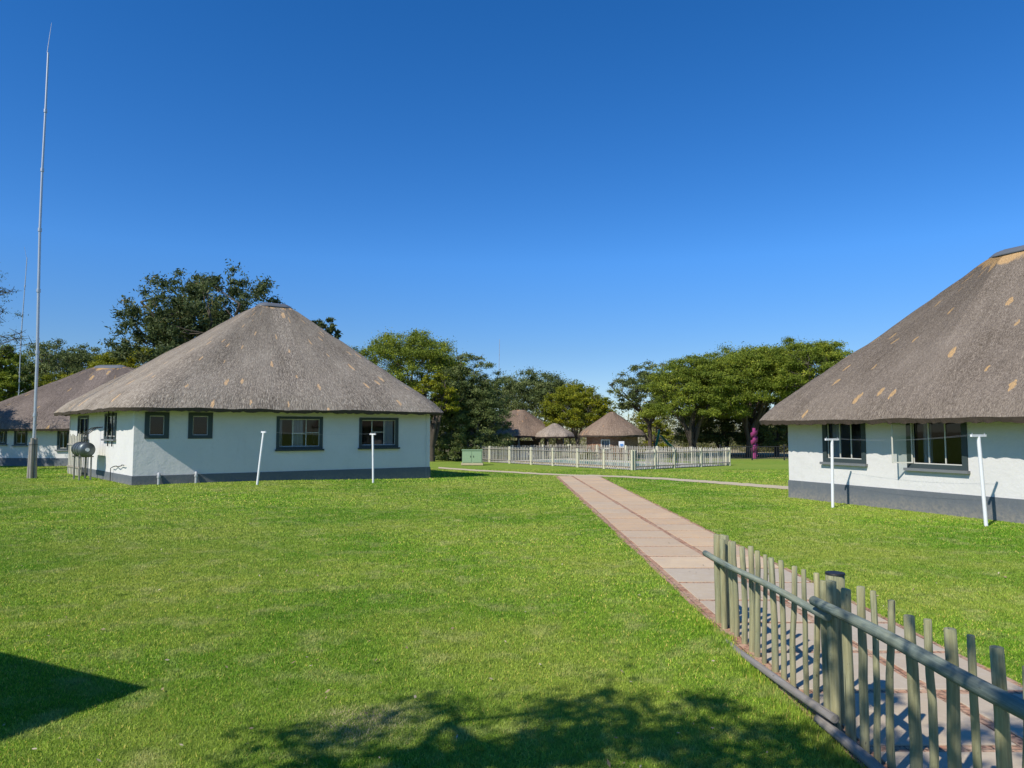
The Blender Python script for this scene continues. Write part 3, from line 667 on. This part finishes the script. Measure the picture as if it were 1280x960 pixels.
def make_tree(name, label, loc, rx, ry, z0, z1, leafm, barkm=M_bark, seed=0, limbs=5, trunk_r=.22, fork=.25, nclump=120, nper=240, leaf=.11, cl=.20, flat=.5, group='trees behind the houses', lean=(0, 0), low=-.15, twigs=60, up=.5, fill=.55, cat='tree', spread=.45, stems=1):
    rr = random.Random(seed); rl = np.random.default_rng(seed + 100)
    root = thing(name, label, cat, loc, group); H = z1 - z0
    lob = [(rr.uniform(0, 6.28), rr.uniform(.1, .9), rr.uniform(-.12, .10)) for _ in range(7)]
    def scale_dir(th, ph):
        s = 1
        for a, b, k in lob: s += k * math.exp(-((math.atan2(math.sin(th - a), math.cos(th - a))) ** 2) * 1.6 - (ph - b) ** 2 * 4)
        return s
    cen = []; rad = []
    nclump = int(nclump * 2.3); cl = cl * .72; nper = int(nper * .85); leaf *= .80
    for i in range(nclump):
        th = rr.uniform(0, 6.283); sz = rr.uniform(low, 1); ph = max(0, sz); ch = math.sqrt(max(0, 1 - sz * sz)) if sz > 0 else 1
        q = (fill + (1 - fill) * rr.random()) * scale_dir(th, ph)
        cr = rx * cl * rr.uniform(.6, 1.25)
        cen.append((lean[0] + math.cos(th) * ch * rx * q * .86, lean[1] + math.sin(th) * ch * ry * q * .86, z0 + ((sz ** .75) * H * q * .88 if sz > 0 else sz * H * .5))); rad.append(cr)
    V, tint = leaf_quads(cen, rad, flat, nper, leaf, up, rl)
    # trunk and limbs
    tb = MB(); ends = []
    nst = stems
    for s_ in range(nst):
        bx, by = (rr.uniform(-.5, .5) * (nst > 1), rr.uniform(-.5, .5) * (nst > 1)) if nst > 1 else (0, 0)
        fz = z0 * fork; k = max(2, limbs // nst)
        dirx, diry = (bx * .6 + lean[0] * .2, by * .6 + lean[1] * .2)
        fk = Vector((bx + dirx * fz * .4, by + diry * fz * .4, fz))
        tb.tube([(bx, by, -.15), (bx + rr.uniform(-.05, .05), by, fz * .5), fk], [trunk_r * 1.35, trunk_r * 1.05, trunk_r], 9, jit=.08)
        for j in range(k):
            th = 6.283 * (j + rr.random() * .7) / k + s_; R1 = rx * spread * rr.uniform(.6, 1.3)
            end = Vector((lean[0] + math.cos(th) * R1 + bx, lean[1] + math.sin(th) * R1 * ry / rx + by, z0 + H * rr.uniform(.15, .5)))
            pts = []; rs = []; wob = [Vector((rr.uniform(-.25, .25), rr.uniform(-.25, .25), rr.uniform(-.12, .12))) for _ in range(7)]
            for m in range(7):
                t = m / 6; p = fk.lerp(end, t); p.z = fk.z + (end.z - fk.z) * (t ** .85)
                if 0 < m < 6: p += wob[m] * (H * .10 + .25)
                pts.append(p); rs.append(trunk_r * (.78 - .55 * t))
            tb.tube(pts, rs, 7, jit=.06); ends += pts[2:]
    for i in range(0, len(cen), max(1, len(cen) // twigs)):
        c = Vector(cen[i]); e = min(ends, key=lambda q: (q - c).length + (0 if q.z < c.z else 2)); m1 = e.lerp(c, .5) + Vector((rr.uniform(-.2, .2), rr.uniform(-.2, .2), -.15))
        tb.tube([e, m1, c], [trunk_r * .2, trunk_r * .13, .015], 4, cap=False)
        for _ in range(4):                                              # bare tips poking out of the leaves
            o = Vector((rr.gauss(0, 1), rr.gauss(0, 1), rr.gauss(.5, .8))).normalized() * rad[i] * rr.uniform(.8, 1.25); o.z *= .8; tb.tube([c, c + o * .6, c + o], [.02, .013, .006], 3, cap=False)
    ROOT_l = ROOT[root.name]; ROOT[root.name] = Vector((0, 0, 0)); tr = tb.build('trunk', barkm, root); ROOT[root.name] = ROOT_l
    cr = tri_mesh('crown', V, 4, leafm, tint, root)
    return root
def copy_thing(o, loc, rz, s, label, group=None):
    r = o.copy(); COL.objects.link(r); r.location = loc; r.rotation_euler = (0, 0, rz); r.scale = s; r['label'] = label
    if group: r['group'] = group
    for ch in list(o.children):
        c = ch.copy(); COL.objects.link(c); c.parent = r
    return r
def tree_px(name, label, px, y, wpx, top, bot, leafm, **k):
    c = P(px, 540, y); rx = wpx * .56 / FPX * y; zt = P(px, top, y).z; zb = P(px, bot, y).z
    ry = k.pop('ry', rx * .8)
    return make_tree(name, label, (c.x, y, 0), rx, ry, zb, zt, leafm, **k)
TG = 'trees behind the houses'
tree_px('broadleaf_tree', 'tall dark broad-leaved tree rising behind the left thatched roof', 255, 58, 235, 316, 440, L_dark, seed=1, nclump=180, nper=170, leaf=.19, cl=.13, flat=.75, fill=.25, low=-.25, up=.3, trunk_r=.38, limbs=7, fork=.5, spread=.6)
tree_px('broadleaf_tree', 'dark broad-leaved treetop just showing over the right slope of the left roof', 398, 62, 60, 388, 440, L_dark, seed=2, nclump=60, nper=150, leaf=.18, cl=.2, flat=.75, fill=.2)
tree_px('acacia_tree', 'grey-green acacia left of the tall mast, behind the far left house', 72, 66, 150, 414, 500, L_grey, seed=3, nclump=130, nper=200, leaf=.15)
tree_px('acacia_tree', 'dark green tree at the left frame edge behind the far left house', -8, 58, 90, 424, 500, L_acacia, seed=4, nclump=90, nper=220, leaf=.15)
tree_px('acacia_tree', 'yellow-green acacia between the far left roof and the tall broad-leaved tree', 170, 62, 130, 428, 480, L_yellow, seed=5, nclump=120, nper=220, leaf=.12, fill=.7)
tree_px('acacia_tree', 'low yellow-green acacia showing behind the far left roof ridge', 85, 60, 110, 458, 520, L_yellow, seed=6, nclump=90, nper=220, leaf=.12, fill=.7)
tree_px('acacia_tree', 'large rounded olive-green acacia directly right of the left thatched roof', 512, 60, 190, 398, 500, L_acacia, seed=7, nclump=210, nper=300, leaf=.11, fill=.65, low=-.5, stems=2, trunk_r=.26)
tree_px('acacia_tree', 'dark grey-green acacia overhanging the green cabinet, with forked pale trunks', 584, 57, 112, 428, 545, L_grey, barkm=M_palebark, seed=8, nclump=230, nper=230, leaf=.11, fill=.45, low=-.45, stems=3, trunk_r=.17)
tree_px('acacia_tree', 'yellow-leaved acacia low down between left roof and dark acacia', 540, 54, 70, 462, 505, L_yellow, seed=9, nclump=60, nper=220, leaf=.10, fill=.6, low=-.3)
tree_px('acacia_tree', 'dense dark acacia in front of the large thatched shelter', 586, 60, 70, 470, 515, L_acacia, seed=10, nclump=120, nper=260, leaf=.11, fill=.5, low=-.35, stems=2, trunk_r=.16)
tree_px('acacia_tree', 'grey-green acacia whose top rises behind the large thatched shelter', 672, 76, 140, 456, 525, L_grey, seed=12, nclump=150, nper=260, leaf=.13, fill=.6)
tree_px('acacia_tree', 'bright yellow-green flat acacia between thatched shelters and brick hut', 722, 67, 100, 474, 530, L_yellow, barkm=M_palebark, seed=13, nclump=120, nper=260, leaf=.12, fill=.6, fork=.4, trunk_r=.16)
tree_px('acacia_tree', 'sparse grey-green acacia leaning over the right side of brick hut', 812, 68, 105, 444, 505, L_grey, seed=14, nclump=90, nper=170, leaf=.13, fill=.4, cl=.2, fork=.6, spread=.7, trunk_r=.2)
tree_px('acacia_tree', 'large green umbrella acacia right of the brick hut', 868, 62, 130, 438, 508, L_acacia, seed=15, nclump=180, nper=300, leaf=.11, fill=.6, low=-.3, stems=4, limbs=12, trunk_r=.19)
tree_px('acacia_tree', 'widest flat-topped green acacia in the right-hand group, over several dark trunks', 935, 64, 165, 424, 492, L_acacia, seed=16, nclump=220, nper=300, leaf=.11, fill=.65, low=-.25, stems=4, limbs=12, trunk_r=.22)
tree_px('acacia_tree', 'flat-topped green acacia nearest the right thatched roof', 1010, 61, 150, 419, 480, L_acacia, seed=17, nclump=170, nper=280, leaf=.11, fill=.6, low=-.15, fork=.35, stems=2, spread=.7, trunk_r=.24, lean=(.0, 0))
tree_px('acacia_tree', 'darker acacia deep inside the right-hand group between the dark trunks', 905, 70, 130, 462, 540, L_grey, seed=18, nclump=150, nper=230, leaf=.13, fill=.4, low=-.3, stems=2)
tree_px('acacia_tree', 'low dark acacia behind the dark trunks left of the pink slide', 965, 66, 90, 485, 545, L_grey, seed=19, nclump=80, nper=230, leaf=.12, fill=.4, low=-.4, stems=2, trunk_r=.17)
tree_px('bush', 'rounded bright green bush beyond the right side of brick hut', 812, 84, 60, 508, 556, L_yellow, seed=20, nclump=60, nper=220, leaf=.13, fill=.6, cat='bush', low=-.9, group='bushes beyond the lawn')
tree_px('bush', 'olive bush behind the black metal fence beside the right house', 985, 80, 110, 515, 555, L_bush, seed=21, nclump=90, nper=220, leaf=.13, fill=.5, cat='bush', low=-.9, group='bushes beyond the lawn')
# sparse tree left of the frame; its twigs reach in and its shade falls on the far left house
tree_px('thorn_tree', 'nearly bare thorn tree with fine dark twigs reaching in at the left edge', -48, 38, 150, 290, 420, L_dark, seed=24, nclump=90, nper=34, leaf=.07, cl=.2, flat=.7, fill=.25, low=-.4, trunk_r=.12, twigs=90, fork=.4, limbs=8, spread=.3)
tree_px('acacia_tree', 'leafy acacia standing out of view left of the far left house', -150, 40, 150, 400, 470, L_acacia, seed=23, nclump=90, nper=160, leaf=.12, trunk_r=.2)
# tree behind the camera that shades the near lawn
make_tree('acacia_tree', 'spreading acacia behind the viewpoint that shades the near lawn', (-4.4, -2.3, 0), 3.9, 2.2, 5.6, 7.4, L_acacia, seed=35, nclump=50, nper=80, leaf=.10, cl=.20, flat=.4, fill=.35, low=-.1, lean=(.9, 2.9), trunk_r=.2, twigs=30)
make_tree('acacia_tree', 'smaller acacia behind the viewpoint that dapples the slab path', (1.6, -2.4, 0), 2.6, 1.7, 5.5, 7.0, L_acacia, seed=31, nclump=9, nper=150, leaf=.085, cl=.13, flat=.4, fill=.15, low=-.1, lean=(-1.4, 3.4), trunk_r=.14, twigs=20)

# far-off bush as one mass
ccs = []; crs = []
for i in range(900):
    x = rnd.uniform(-120, 120); y = rnd.uniform(84, 125); r = rnd.uniform(1.4, 3.0); ccs.append((x, y, rnd.uniform(.2, 5.2) * (.6 + .4 * rnd.random()))); crs.append(r)
Vb, tb_ = leaf_quads(ccs, crs, .8, 190, .22, .3)
tag(tri_mesh('bushland', Vb, 4, L_bush, tb_), 'far-off dry bushland beyond the lawn and trees', 'bushland', kind='stuff')

# ------------------------------------------------------------------ masts
def mast(label, base, top, r0, r1, wp=None, whip=None):
    t_ = thing('antenna_mast', label, 'mast', base, 'antenna masts'); b = Vector(base); n = 7
    m_ = MB(); pts = [b.lerp(top, k / n) + Vector((math.sin(k * 1.1) * .05, 0, 0)) for k in range(n + 1)]
    m_.tube(pts, [r0 + (r1 - r0) * k / n for k in range(n + 1)], 10); m_.build('pole', M_galv, t_)
    d = (Vector(top) - b).normalized(); m_ = MB()
    for k in range(1, n):
        c = pts[k]; m_.tube([c - d * .08, c + d * .08], r0 * 1.35 + (r1 - r0) * k / n, 10)
    m_.build('collar', M_galv, t_)
    if whip: m_ = MB(); m_.tube([top, Vector(top) + whip], [r1 * .45, .008], 6); m_.build('whip_aerial', M_galv, t_)
    return t_
b0 = G(40, 598, .2); b0.z = .2; tp = P(59, 66, b0.y + .4)
m1 = mast('tall thin silver mast bound to grey wooden posts, left of the near house', b0, tp, .075, .045, whip=Vector((.15, 0, 1.5)))
for dx, dy, hh in ((-.12, -.04, 1.75), (.01, -.11, 1.95), (.11, .02, 1.95), (0, .11, 1.8)):
    m_ = MB(); m_.tube([(b0.x + dx * 1.25, b0.y + dy, 0), (b0.x + dx, b0.y + dy, hh * .5), (b0.x + dx * .9, b0.y + dy, hh + .1)], [.075, .068, .06], 10, jit=.05); m_.build('post', M_greywood, m1)
m_ = MB(); m_.tube([(b0.x + .18 * math.cos(a), b0.y + .18 * math.sin(a), 1.75) for a in [k * math.pi / 8 for k in range(17)]], .012, 5); m_.build('binding_wire', M_black, m1)
b1 = P(20, 540, 57); b1.z = 0; mast('thin pale mast with a small tip, farther off at the left edge', b1, P(33, 322, 57), .06, .03, whip=Vector((-.2, 0, .9)))
b2 = P(624, 540, 95); b2.z = 0; mast('hair-thin distant mast above the trees at the picture centre', b2, P(624, 424, 95), .05, .03)

# ------------------------------------------------------------------ water tank on its stand beside the left house
tc_ = A + dAE * 5.2 + nE * .75; tz = 1.55; tk = thing('water_tank', 'horizontal silver water tank on a stand against the side of the left house', 'water tank', (tc_.x, tc_.y, .2))
ax_ = Vector((dAE.x, dAE.y, 0)); c0 = Vector((tc_.x, tc_.y, tz)); m_ = MB(); rr_ = .33
m_.tube([c0 - ax_ * .86, c0 - ax_ * .83, c0 - ax_ * .76, c0 + ax_ * .76, c0 + ax_ * .83, c0 + ax_ * .86], [.12, .24, rr_, rr_, .24, .12], 28); m_.build('tank', M_tank, tk)
m_ = MB(); m_.tube([c0 - ax_ * .90, c0 - ax_ * .84], .08, 18); m_.build('end_cover', M_white, tk)
for s in (-.5, 0, .5):
    m_ = MB(); m_.tube([c0 + ax_ * (s - .015), c0 + ax_ * (s + .015)], rr_ + .012, 28); m_.build('band', M_black, tk)
for s in (-.55, .55):
    for q_ in (-.22, .22):
        f_ = c0 + ax_ * s + Vector((nE.x, nE.y, 0)) * q_; m_ = MB(); m_.box((f_.x, f_.y, (tz - .25) / 2 + .05), (.06, .06, tz - .25), math.atan2(ax_.y, ax_.x)); m_.build('leg', M_greywood, tk)
    a_ = c0 + ax_ * s; m_ = MB(); m_.box((a_.x, a_.y, tz - .31), (.07, .62, .05), math.atan2(ax_.y, ax_.x)); m_.build('cross_bearer', M_greywood, tk)
for s in (-.6, -.2, .35):
    a_ = c0 + ax_ * s; m_ = MB(); m_.tube([a_ + Vector((0, 0, .3)), a_ + Vector((0, 0, .65)), a_ + Vector((-nE.x * .35, -nE.y * .35, .95)), a_ + Vector((-nE.x * .62, -nE.y * .62, 1.0))], .02, 8); m_.build('pipe', M_black, tk)
# bundle of weathered slats leaning by the far end of that wall
sp_ = thing('slat_screen', 'rough pale slatted screen at the far end of left house side wall', 'screen', (*(A + dAE * 9.3 + nE * .35), .2))
for k in range(9):
    p = A + dAE * (7.9 + k * .36) + nE * .3; m_ = MB(); hh = rnd.uniform(1.9, 2.15); m_.box((p.x, p.y, hh / 2 + .1), (.2, .03, hh), math.atan2(dAE.y, dAE.x) + rnd.uniform(-.05, .05)); m_.build('slat', M_palewood, sp_)
for z in (.6, 1.7):
    p = A + dAE * 9.34 + nE * .34; m_ = MB(); m_.box((p.x, p.y, z), (3.2, .04, .07), math.atan2(dAE.y, dAE.x)); m_.build('rail', M_greywood, sp_)

# ------------------------------------------------------------------ clothes line posts
def tpost(label, base, top, bard, bl=.6, r=.045):
    t_ = thing('clothes_post', label, 'clothes post', base, 'white T-shaped clothes line posts'); b = Vector(base); t = Vector(top)
    m_ = MB(); m_.tube([b - Vector((0, 0, .1)), b.lerp(t, .5), t], [r, r, r], 14); m_.build('pole', M_white, t_)
    m_ = MB(); bd = Vector((bard.x, bard.y, 0)).normalized(); m_.box(t + Vector((0, 0, .03)), (bl, .05, .06), math.atan2(bd.y, bd.x)); m_.build('crossbar', M_white, t_)
    for s in (-.42, .42):
        m_ = MB(); c = t + bd * (bl * s); m_.tube([c + Vector((0, 0, .06)), c + Vector((0, 0, .10))], .01, 6); m_.build('hook', M_galv, t_)
    return t + Vector((0, 0, .06)), bd
g1 = G(321, 607.5, .15); g2 = G(466.5, 604, .05); g3 = G(1041, 634.5); g4 = G(1233, 658)
d12 = V2(g2 - g1).normalized(); d34 = V2(g4 - g3).normalized(); pp = lambda d: Vector((-d.y, d.x))
t1 = tpost('leaning white T-shaped post left of the widest window of the left house', g1, P(329.5, 541, g1.y), pp(d12), .6)
t2 = tpost('upright white T-shaped post before the rightmost window of left house', g2, P(466, 543.5, g2.y), pp(d12), .6)
t3 = tpost('upright white T-shaped post before the smaller window of right house', g3, P(1040, 550.5, g3.y), pp(d34), .56)
t4 = tpost('slightly leaning white T-shaped post nearest the right frame edge', g4, P(1223, 546, g4.y), pp(d34), .56)
for (ta, bd), (tb2, bd2), lb in ((t1, t2, 'thin wires strung between the two white posts at left house'), (t3, t4, 'thin wires strung between the two white posts at right house')):
    root = thing('clothes_line', lb, 'clothes line', ta, 'clothes lines')
    for s in (-.22, .22):
        a, b = ta + bd * s, tb2 + bd2 * s; m_ = MB(); m_.tube([a.lerp(b, k / 8) - Vector((0, 0, .10 * math.sin(math.pi * k / 8))) for k in range(9)], .002, 4, cap=False); m_.build('wire', M_galv, root)

# ------------------------------------------------------------------ near picket fence
FX = 2.60
def fy(px, z=1.0): return FX * FPX / (px - 640) / cs
nf = thing('picket_fence', 'weathered round-pole picket fence in the right foreground, along the slab path', 'fence', (FX, 6, 0))
tops = [914, 924, 934, 941, 950, 960, 971, 985, 998, 1012, 1067, 1082, 1102, 1127, 1148, 1175, 1203, 1233, 1266, 1308, 1362, 1430]
topz = lambda y: 1.215 - .13 * max(0, (y - 5.0)) / 4.0
fxr = lambda: rnd.uniform(-.006, .006)
for i, px in enumerate(tops):
    y = fy(px); r = rnd.choice([.023, .026, .029, .032]); r = .037 if px in (1127, 1175, 1233) else r
    n = 9; ph = rnd.uniform(0, 6); amp = rnd.uniform(.008, .024); h = topz(y) + rnd.uniform(-.03, .03); pts = []
    for k in range(n):
        t = k / (n - 1); pts.append((FX + .01 + amp * math.sin(ph + 3.3 * t) * .6 + fxr() * .5, y + amp * math.sin(ph * 2 + 4 * t) + rnd.uniform(-.002, .002), -.12 + (h + .12) * t))
    rs = [r * (1.08 - .16 * k / (n - 1)) for k in range(n)]; pts.append((pts[-1][0], pts[-1][1], h + .004)); rs.append(rs[-1] * .86)
    m_ = MB(); m_.tube(pts, rs, 12, jit=.035); m_.build('picket', M_picket, nf)
def post_group(px, spec):
    y = fy(px)
    for dx, dy, r, h in spec:
        pts = [(FX + dx + .004 * math.sin(k), y + dy, -.2 + (h + .2) * k / 6) for k in range(7)]; rs = [r * (1.04 - .01 * k) for k in range(7)]
        pts.append((FX + dx, y + dy, h + .006)); rs.append(r * .85)
        m_ = MB(); m_.tube(pts, rs, 16, jit=.025); m_.build('post', M_picket, nf)
post_group(899, [(-.02, .10, .045, 1.09), (.03, -.03, .055, 1.10), (-.03, -.16, .036, 1.07), (.03, -.3, .036, 1.06)])
post_group(1040, [(.09, .22, .075, 1.20), (-.012, .20, .034, 1.15), (-.01, .07, .04, 1.18), (.01, -.14, .037, 1.16)])
m_ = MB(); y_ = fy(1040); m_.tube([(FX + .09, y_ + .22, 1.207), (FX + .09, y_ + .22, 1.22)], [.08, .076], 18); m_.build('post_cap', M_black, nf)
def rail(p0, p1, r, bow=(0, 0), m=M_rail, n=18, taper=.9):
    pts = []; rs = []; ph = rnd.uniform(0, 6)
    for k in range(n):
        t = k / (n - 1); p = Vector(p0).lerp(Vector(p1), t); b = math.sin(math.pi * t)
        pts.append(p + Vector((bow[0] * b + .006 * math.sin(ph + 7 * t), 0, bow[1] * b + .006 * math.sin(ph + 9 * t)))); rs.append(r * (1 - (1 - taper) * t) * (1 + .04 * math.sin(5 * t + ph)))
    d = (pts[-1] - pts[-2]).normalized(); pts = [pts[0] - d * .004] + pts + [pts[-1] + d * .004]; rs = [rs[0] * .8] + rs + [rs[-1] * .8]
    m_ = MB(); m_.tube(pts, rs, 16, jit=.02); m_.build('rail', m, nf)
xr_ = FX - .075
def RP(px, py, x): # point on the plane x seen at a pixel
    yc = x * FPX / (px - 640); r = (480 - py) / FPX; zc = r * yc; return Vector((x, yc * cs - zc * sn, CAMH + zc * cs + yc * sn))
rail(RP(881, 692, xr_), RP(1034, 771, xr_), .036, (-.01, .01))
rail(RP(1018, 750, xr_ - .03), RP(1440, 968, xr_ - .05), .041, (-.01, .0), taper=1.1)
rail(RP(882, 777, xr_ - .01), RP(1044, 898, xr_ - .02), .038, (-.05, -.02), M_greywood)
rail(RP(1024, 898, xr_ - .01), RP(1300, 1130, xr_ - .02), .040, (-.03, .01), M_greywood)

# ------------------------------------------------------------------ small things in the middle distance
ub = G(590, 582); ux, uy = ub.x, ub.y + .4
ut = thing('utility_cabinet', 'pale green metal utility cabinet on the lawn left of the pool fence', 'utility cabinet', (ux, uy, 0))
m_ = MB(); m_.box((ux, uy, .10), (1.5, .8, .14)); m_.build('concrete_base', M_concrete, ut)
m_ = MB(); m_.box((ux, uy, .60), (1.36, .7, .86)); m_.build('cabinet', M_greenbox, ut)
m_ = MB(); m_.box((ux, uy, 1.055), (1.44, .78, .05)); m_.build('lid', M_greenbox, ut)
for s in (-1, 1):
    m_ = MB(); m_.box((ux + s * .335, uy - .362, .60), (.6, .02, .74)); dd = m_.build('cabinet_door', M_greenbox, ut)
    m_ = MB(); m_.box((ux + s * .10, uy - .385, .62), (.03, .025, .12)); m_.build('handle', M_black, dd)
ROOT_ = ROOT
sl_ = P(829, 560, 72); st = thing('play_slide', 'green plastic playground slide seen through the trees right of brick hut', 'slide', (sl_.x, 72, 0), 'playground slides')
m_ = MB()
for k in range(9): t = k / 8; m_.box((sl_.x - .2 + 1.5 * t, 72, 1.75 - 1.5 * t ** .8), (.26, .5, .05), ax=(Vector((.75, 0, -.66)).normalized(), Vector((0, 1, 0)), Vector((.66, 0, .75)).normalized()))
m_.build('chute', M_green, st)
for s in (-.27, .27): m_ = MB(); m_.tube([(sl_.x - .2, 72 + s, 1.9), (sl_.x + .5, 72 + s, 1.1), (sl_.x + 1.4, 72 + s, .4)], .05, 6); m_.build('side_rail', M_green, st)
for s in (-.27, .27): m_ = MB(); m_.tube([(sl_.x - .9, 72 + s, 0), (sl_.x - .35, 72 + s, 2.5)], .06, 6); m_.build('leg', M_green, st)
for k in range(5): m_ = MB(); m_.tube([(sl_.x - .82 + .12 * k, 71.73, .35 + .36 * k), (sl_.x - .82 + .12 * k, 72.27, .35 + .36 * k)], .03, 6); m_.build('rung', M_green, st)
pk = P(943, 560, 60); ps = thing('play_slide', 'tall pink spiral playground slide beside the dark acacia trunks', 'slide', (pk.x, 60, 0), 'playground slides')
m_ = MB(); m_.tube([(pk.x, 60, 0), (pk.x, 60, 2.6)], .14, 10); m_.build('centre_pole', M_pink, ps)
m_ = MB(); ra = []; rb = []; rc_ = []
for k in range(49):
    t = k / 48; a = t * 6 * math.pi; z = .25 + 1.9 * t; ra.append((pk.x + .08 * math.cos(a), 60 + .08 * math.sin(a), z)); rb.append((pk.x + .27 * math.cos(a), 60 + .27 * math.sin(a), z)); rc_.append((pk.x + .30 * math.cos(a), 60 + .30 * math.sin(a), z + .35))
m_.grid([ra, rb, rc_]); m_.build('chute', M_pink, ps)
# black metal fence by the right house
mf = thing('metal_fence', 'low black metal fence under trees between the pool and right house', 'fence', (16, 57.5, 0))
fx0, fx1 = P(900, 560, 57.5).x, P(1060, 560, 57.5).x
for k in range(5): x = fx0 + (fx1 - fx0) * k / 4; m_ = MB(); m_.box((x, 57.5, .62), (.09, .09, 1.3)); m_.build('post', M_fencemetal, mf)
for k in range(4):
    a = fx0 + (fx1 - fx0) * k / 4; b = fx0 + (fx1 - fx0) * (k + 1) / 4; m_ = MB()
    for z in (.15, 1.1): m_.box(((a + b) / 2, 57.5, z), (b - a - .1, .03, .05))
    nn = 13
    for j in range(1, nn): m_.box((a + (b - a) * j / nn, 57.5, .62), (.035, .02, .98))
    m_.build('bar_panel', M_fencemetal, mf)
# low plants beside the pool fence
for i, (px, y, lb) in enumerate(((700, 61.5, 'small shrub before the small thatched shelter'), (735, 58.4, 'small shrub at the left foot of brick hut'), (805, 60, 'leafy shrub beside the right wall of brick hut'), (850, 56, 'green shrub behind the right pool fence'), (868, 57, 'larger green shrub behind the pool gate'))):
    tree_px('shrub', lb, px, y, 28, 563, 572, L_bush if i % 2 else L_grey, seed=50 + i, nclump=16, nper=160, leaf=.08, cat='shrub', group='shrubs around the pool', low=-.6, fill=.4, cl=.3, trunk_r=.04, twigs=8, limbs=3)

# house standing left of the viewpoint; its eave corner throws the sharp shadow on the lawn
k_ = 3.0 / math.tan(SUN_EL); tip = V2(G(188, 860)); cor = tip + SUN_H * k_; e1_ = (V2(G(0, 815)) - tip).normalized(); e2_ = Vector((-e1_.y, e1_.x)); 
if e2_.y > 0: e2_ = -e2_
nh = thing('brick_house', 'flat-roofed white house beside the viewpoint, out of the frame at left', 'house', (cor.x, cor.y, 0))
cc = cor + e1_ * 4.5 + e2_ * 4.5; rz_ = math.atan2(e1_.y, e1_.x)
m_ = MB(); m_.box((cc.x, cc.y, 2.92), (9.0, 9.0, .16), rz_); m_.build('roof', M_cap, nh)
m_ = MB(); m_.box((cc.x, cc.y, 1.4), (7.6, 7.6, 2.83), rz_); m_.build('wall', M_wall, nh)

# ------------------------------------------------------------------ grass
def build_grass():
    Vs = []; Ts = []
    bands = [(2.6, 4.4, 5000, .0045, .028), (4.4, 7, 9000, .0036, .027), (7, 10, 6000, .0046, .029), (10, 15, 3000, .0065, .032), (15, 22, 1400, .010, .036), (22, 32, 600, .015, .04), (32, 44, 240, .022, .045)]
    for (ya, yb, den, wd, ht) in bands:
        xm_ = .76 * yb + 3.0; n = int(den * (yb - ya) * 2 * xm_)
        x = rng.uniform(-xm_, xm_, n); y = rng.uniform(ya, yb, n)
        keep = np.abs(x) < .76 * y + 3.0
        l = pL[0].x + (pL[1].x - pL[0].x) * (y - pL[0].y) / (pL[1].y - pL[0].y); r = pR[0].x + (pR[1].x - pR[0].x) * (y - pR[0].y) / (pR[1].y - pR[0].y)
        ed = .05 * np.sin(y * 7.3) * np.sin(y * 2.1) + rng.normal(0, .02, n)
        keep &= ~((x > l + ed + .02) & (x < r - .02 + ed) & (y < PY1))
        def inpoly(poly):
            ins = np.ones(n, bool)
            for i in range(4):
                a, b = poly[i], poly[(i + 1) % 4]; ins &= ((b.x - a.x) * (y - a.y) - (b.y - a.y) * (x - a.x)) > 0
            return ins
        keep &= ~inpoly([A, B, F, E]) & ~inpoly(polyR_ccw)
        for i in range(len(rows) - 1):                                    # concrete footpath
            (x0, y0, _), (X0, Y0, _) = rows[i]; (x1, y1, _), (X1, Y1, _) = rows[i + 1]
            m = (x >= min(x0, X0)) & (x <= max(x1, X1)); t = np.clip((x - x0) / (x1 - x0), 0, 1); lo = y0 + (y1 - y0) * t; hi = Y0 + (Y1 - Y0) * t
            keep &= ~(m & (y > lo) & (y < hi))
        x = x[keep]; y = y[keep]; n = len(x)
        z = .2 * sst((-3 - x) / 9) * sst((y - 12) / 12)
        a = rng.uniform(0, 2 * np.pi, n); h = ht * rng.uniform(.45, 1.15, n); lean = rng.normal(0, .75, n) * h; la = rng.uniform(0, 2 * np.pi, n)
        # longer tufts at the foot of the near fence and the path edge
        nearf = (np.abs(x - (FX - .12)) < .22) & (y < 9.2); h = np.where(nearf, h * rng.uniform(1, 2.6, n), h)
        w_ = wd * rng.uniform(.7, 1.3, n); bx = np.cos(a) * w_; by = np.sin(a) * w_
        p0 = np.stack([x - bx, y - by, z], 1); p1 = np.stack([x + bx, y + by, z], 1); p2 = np.stack([x + np.cos(la) * lean, y + np.sin(la) * lean, z + h], 1)
        Vs.append(np.stack([p0, p1, p2], 1).reshape(-1, 3)); t = rng.random(n) ** 1.15; Ts.append(np.where(rng.random(n) < .05, 1.0, np.where(rng.random(n) < .22, t * .12, t * .93)))
    V = np.concatenate(Vs); T = np.concatenate(Ts); print('blades', len(T))
    o = tri_mesh('grass', V, 3, M_grass, T); tag(o, 'short bright green mown lawn grass', 'grass', kind='stuff')
build_grass()
# fallen leaves
n = 520; yv = 4.3 + 22 * rng.random(n) ** 1.4; xv = rng.uniform(-.72, .72, n) * yv; s = rng.uniform(.006, .020, n); a = rng.uniform(0, 6.28, n)
zz = np.array([gz(a_, b_) for a_, b_ in zip(xv, yv)]) + .035 + .01 * rng.random(n)
ca, sa = np.cos(a), np.sin(a); tl = rng.normal(0, .5, (n, 2))
Q = []
for (u, v_) in ((-1, 0), (0, -.5), (1, 0), (0, .5)):
    Q.append(np.stack([xv + (ca * u - sa * v_) * s * 1.4, yv + (sa * u + ca * v_) * s * 1.4, zz + (tl[:, 0] * u + tl[:, 1] * v_) * s], 1))
tag(tri_mesh('fallen_leaves', np.stack(Q, 1).reshape(-1, 3), 4, M_litter, rng.random(n)), 'dry pale leaves scattered over the lawn and path', 'fallen leaves', kind='stuff')
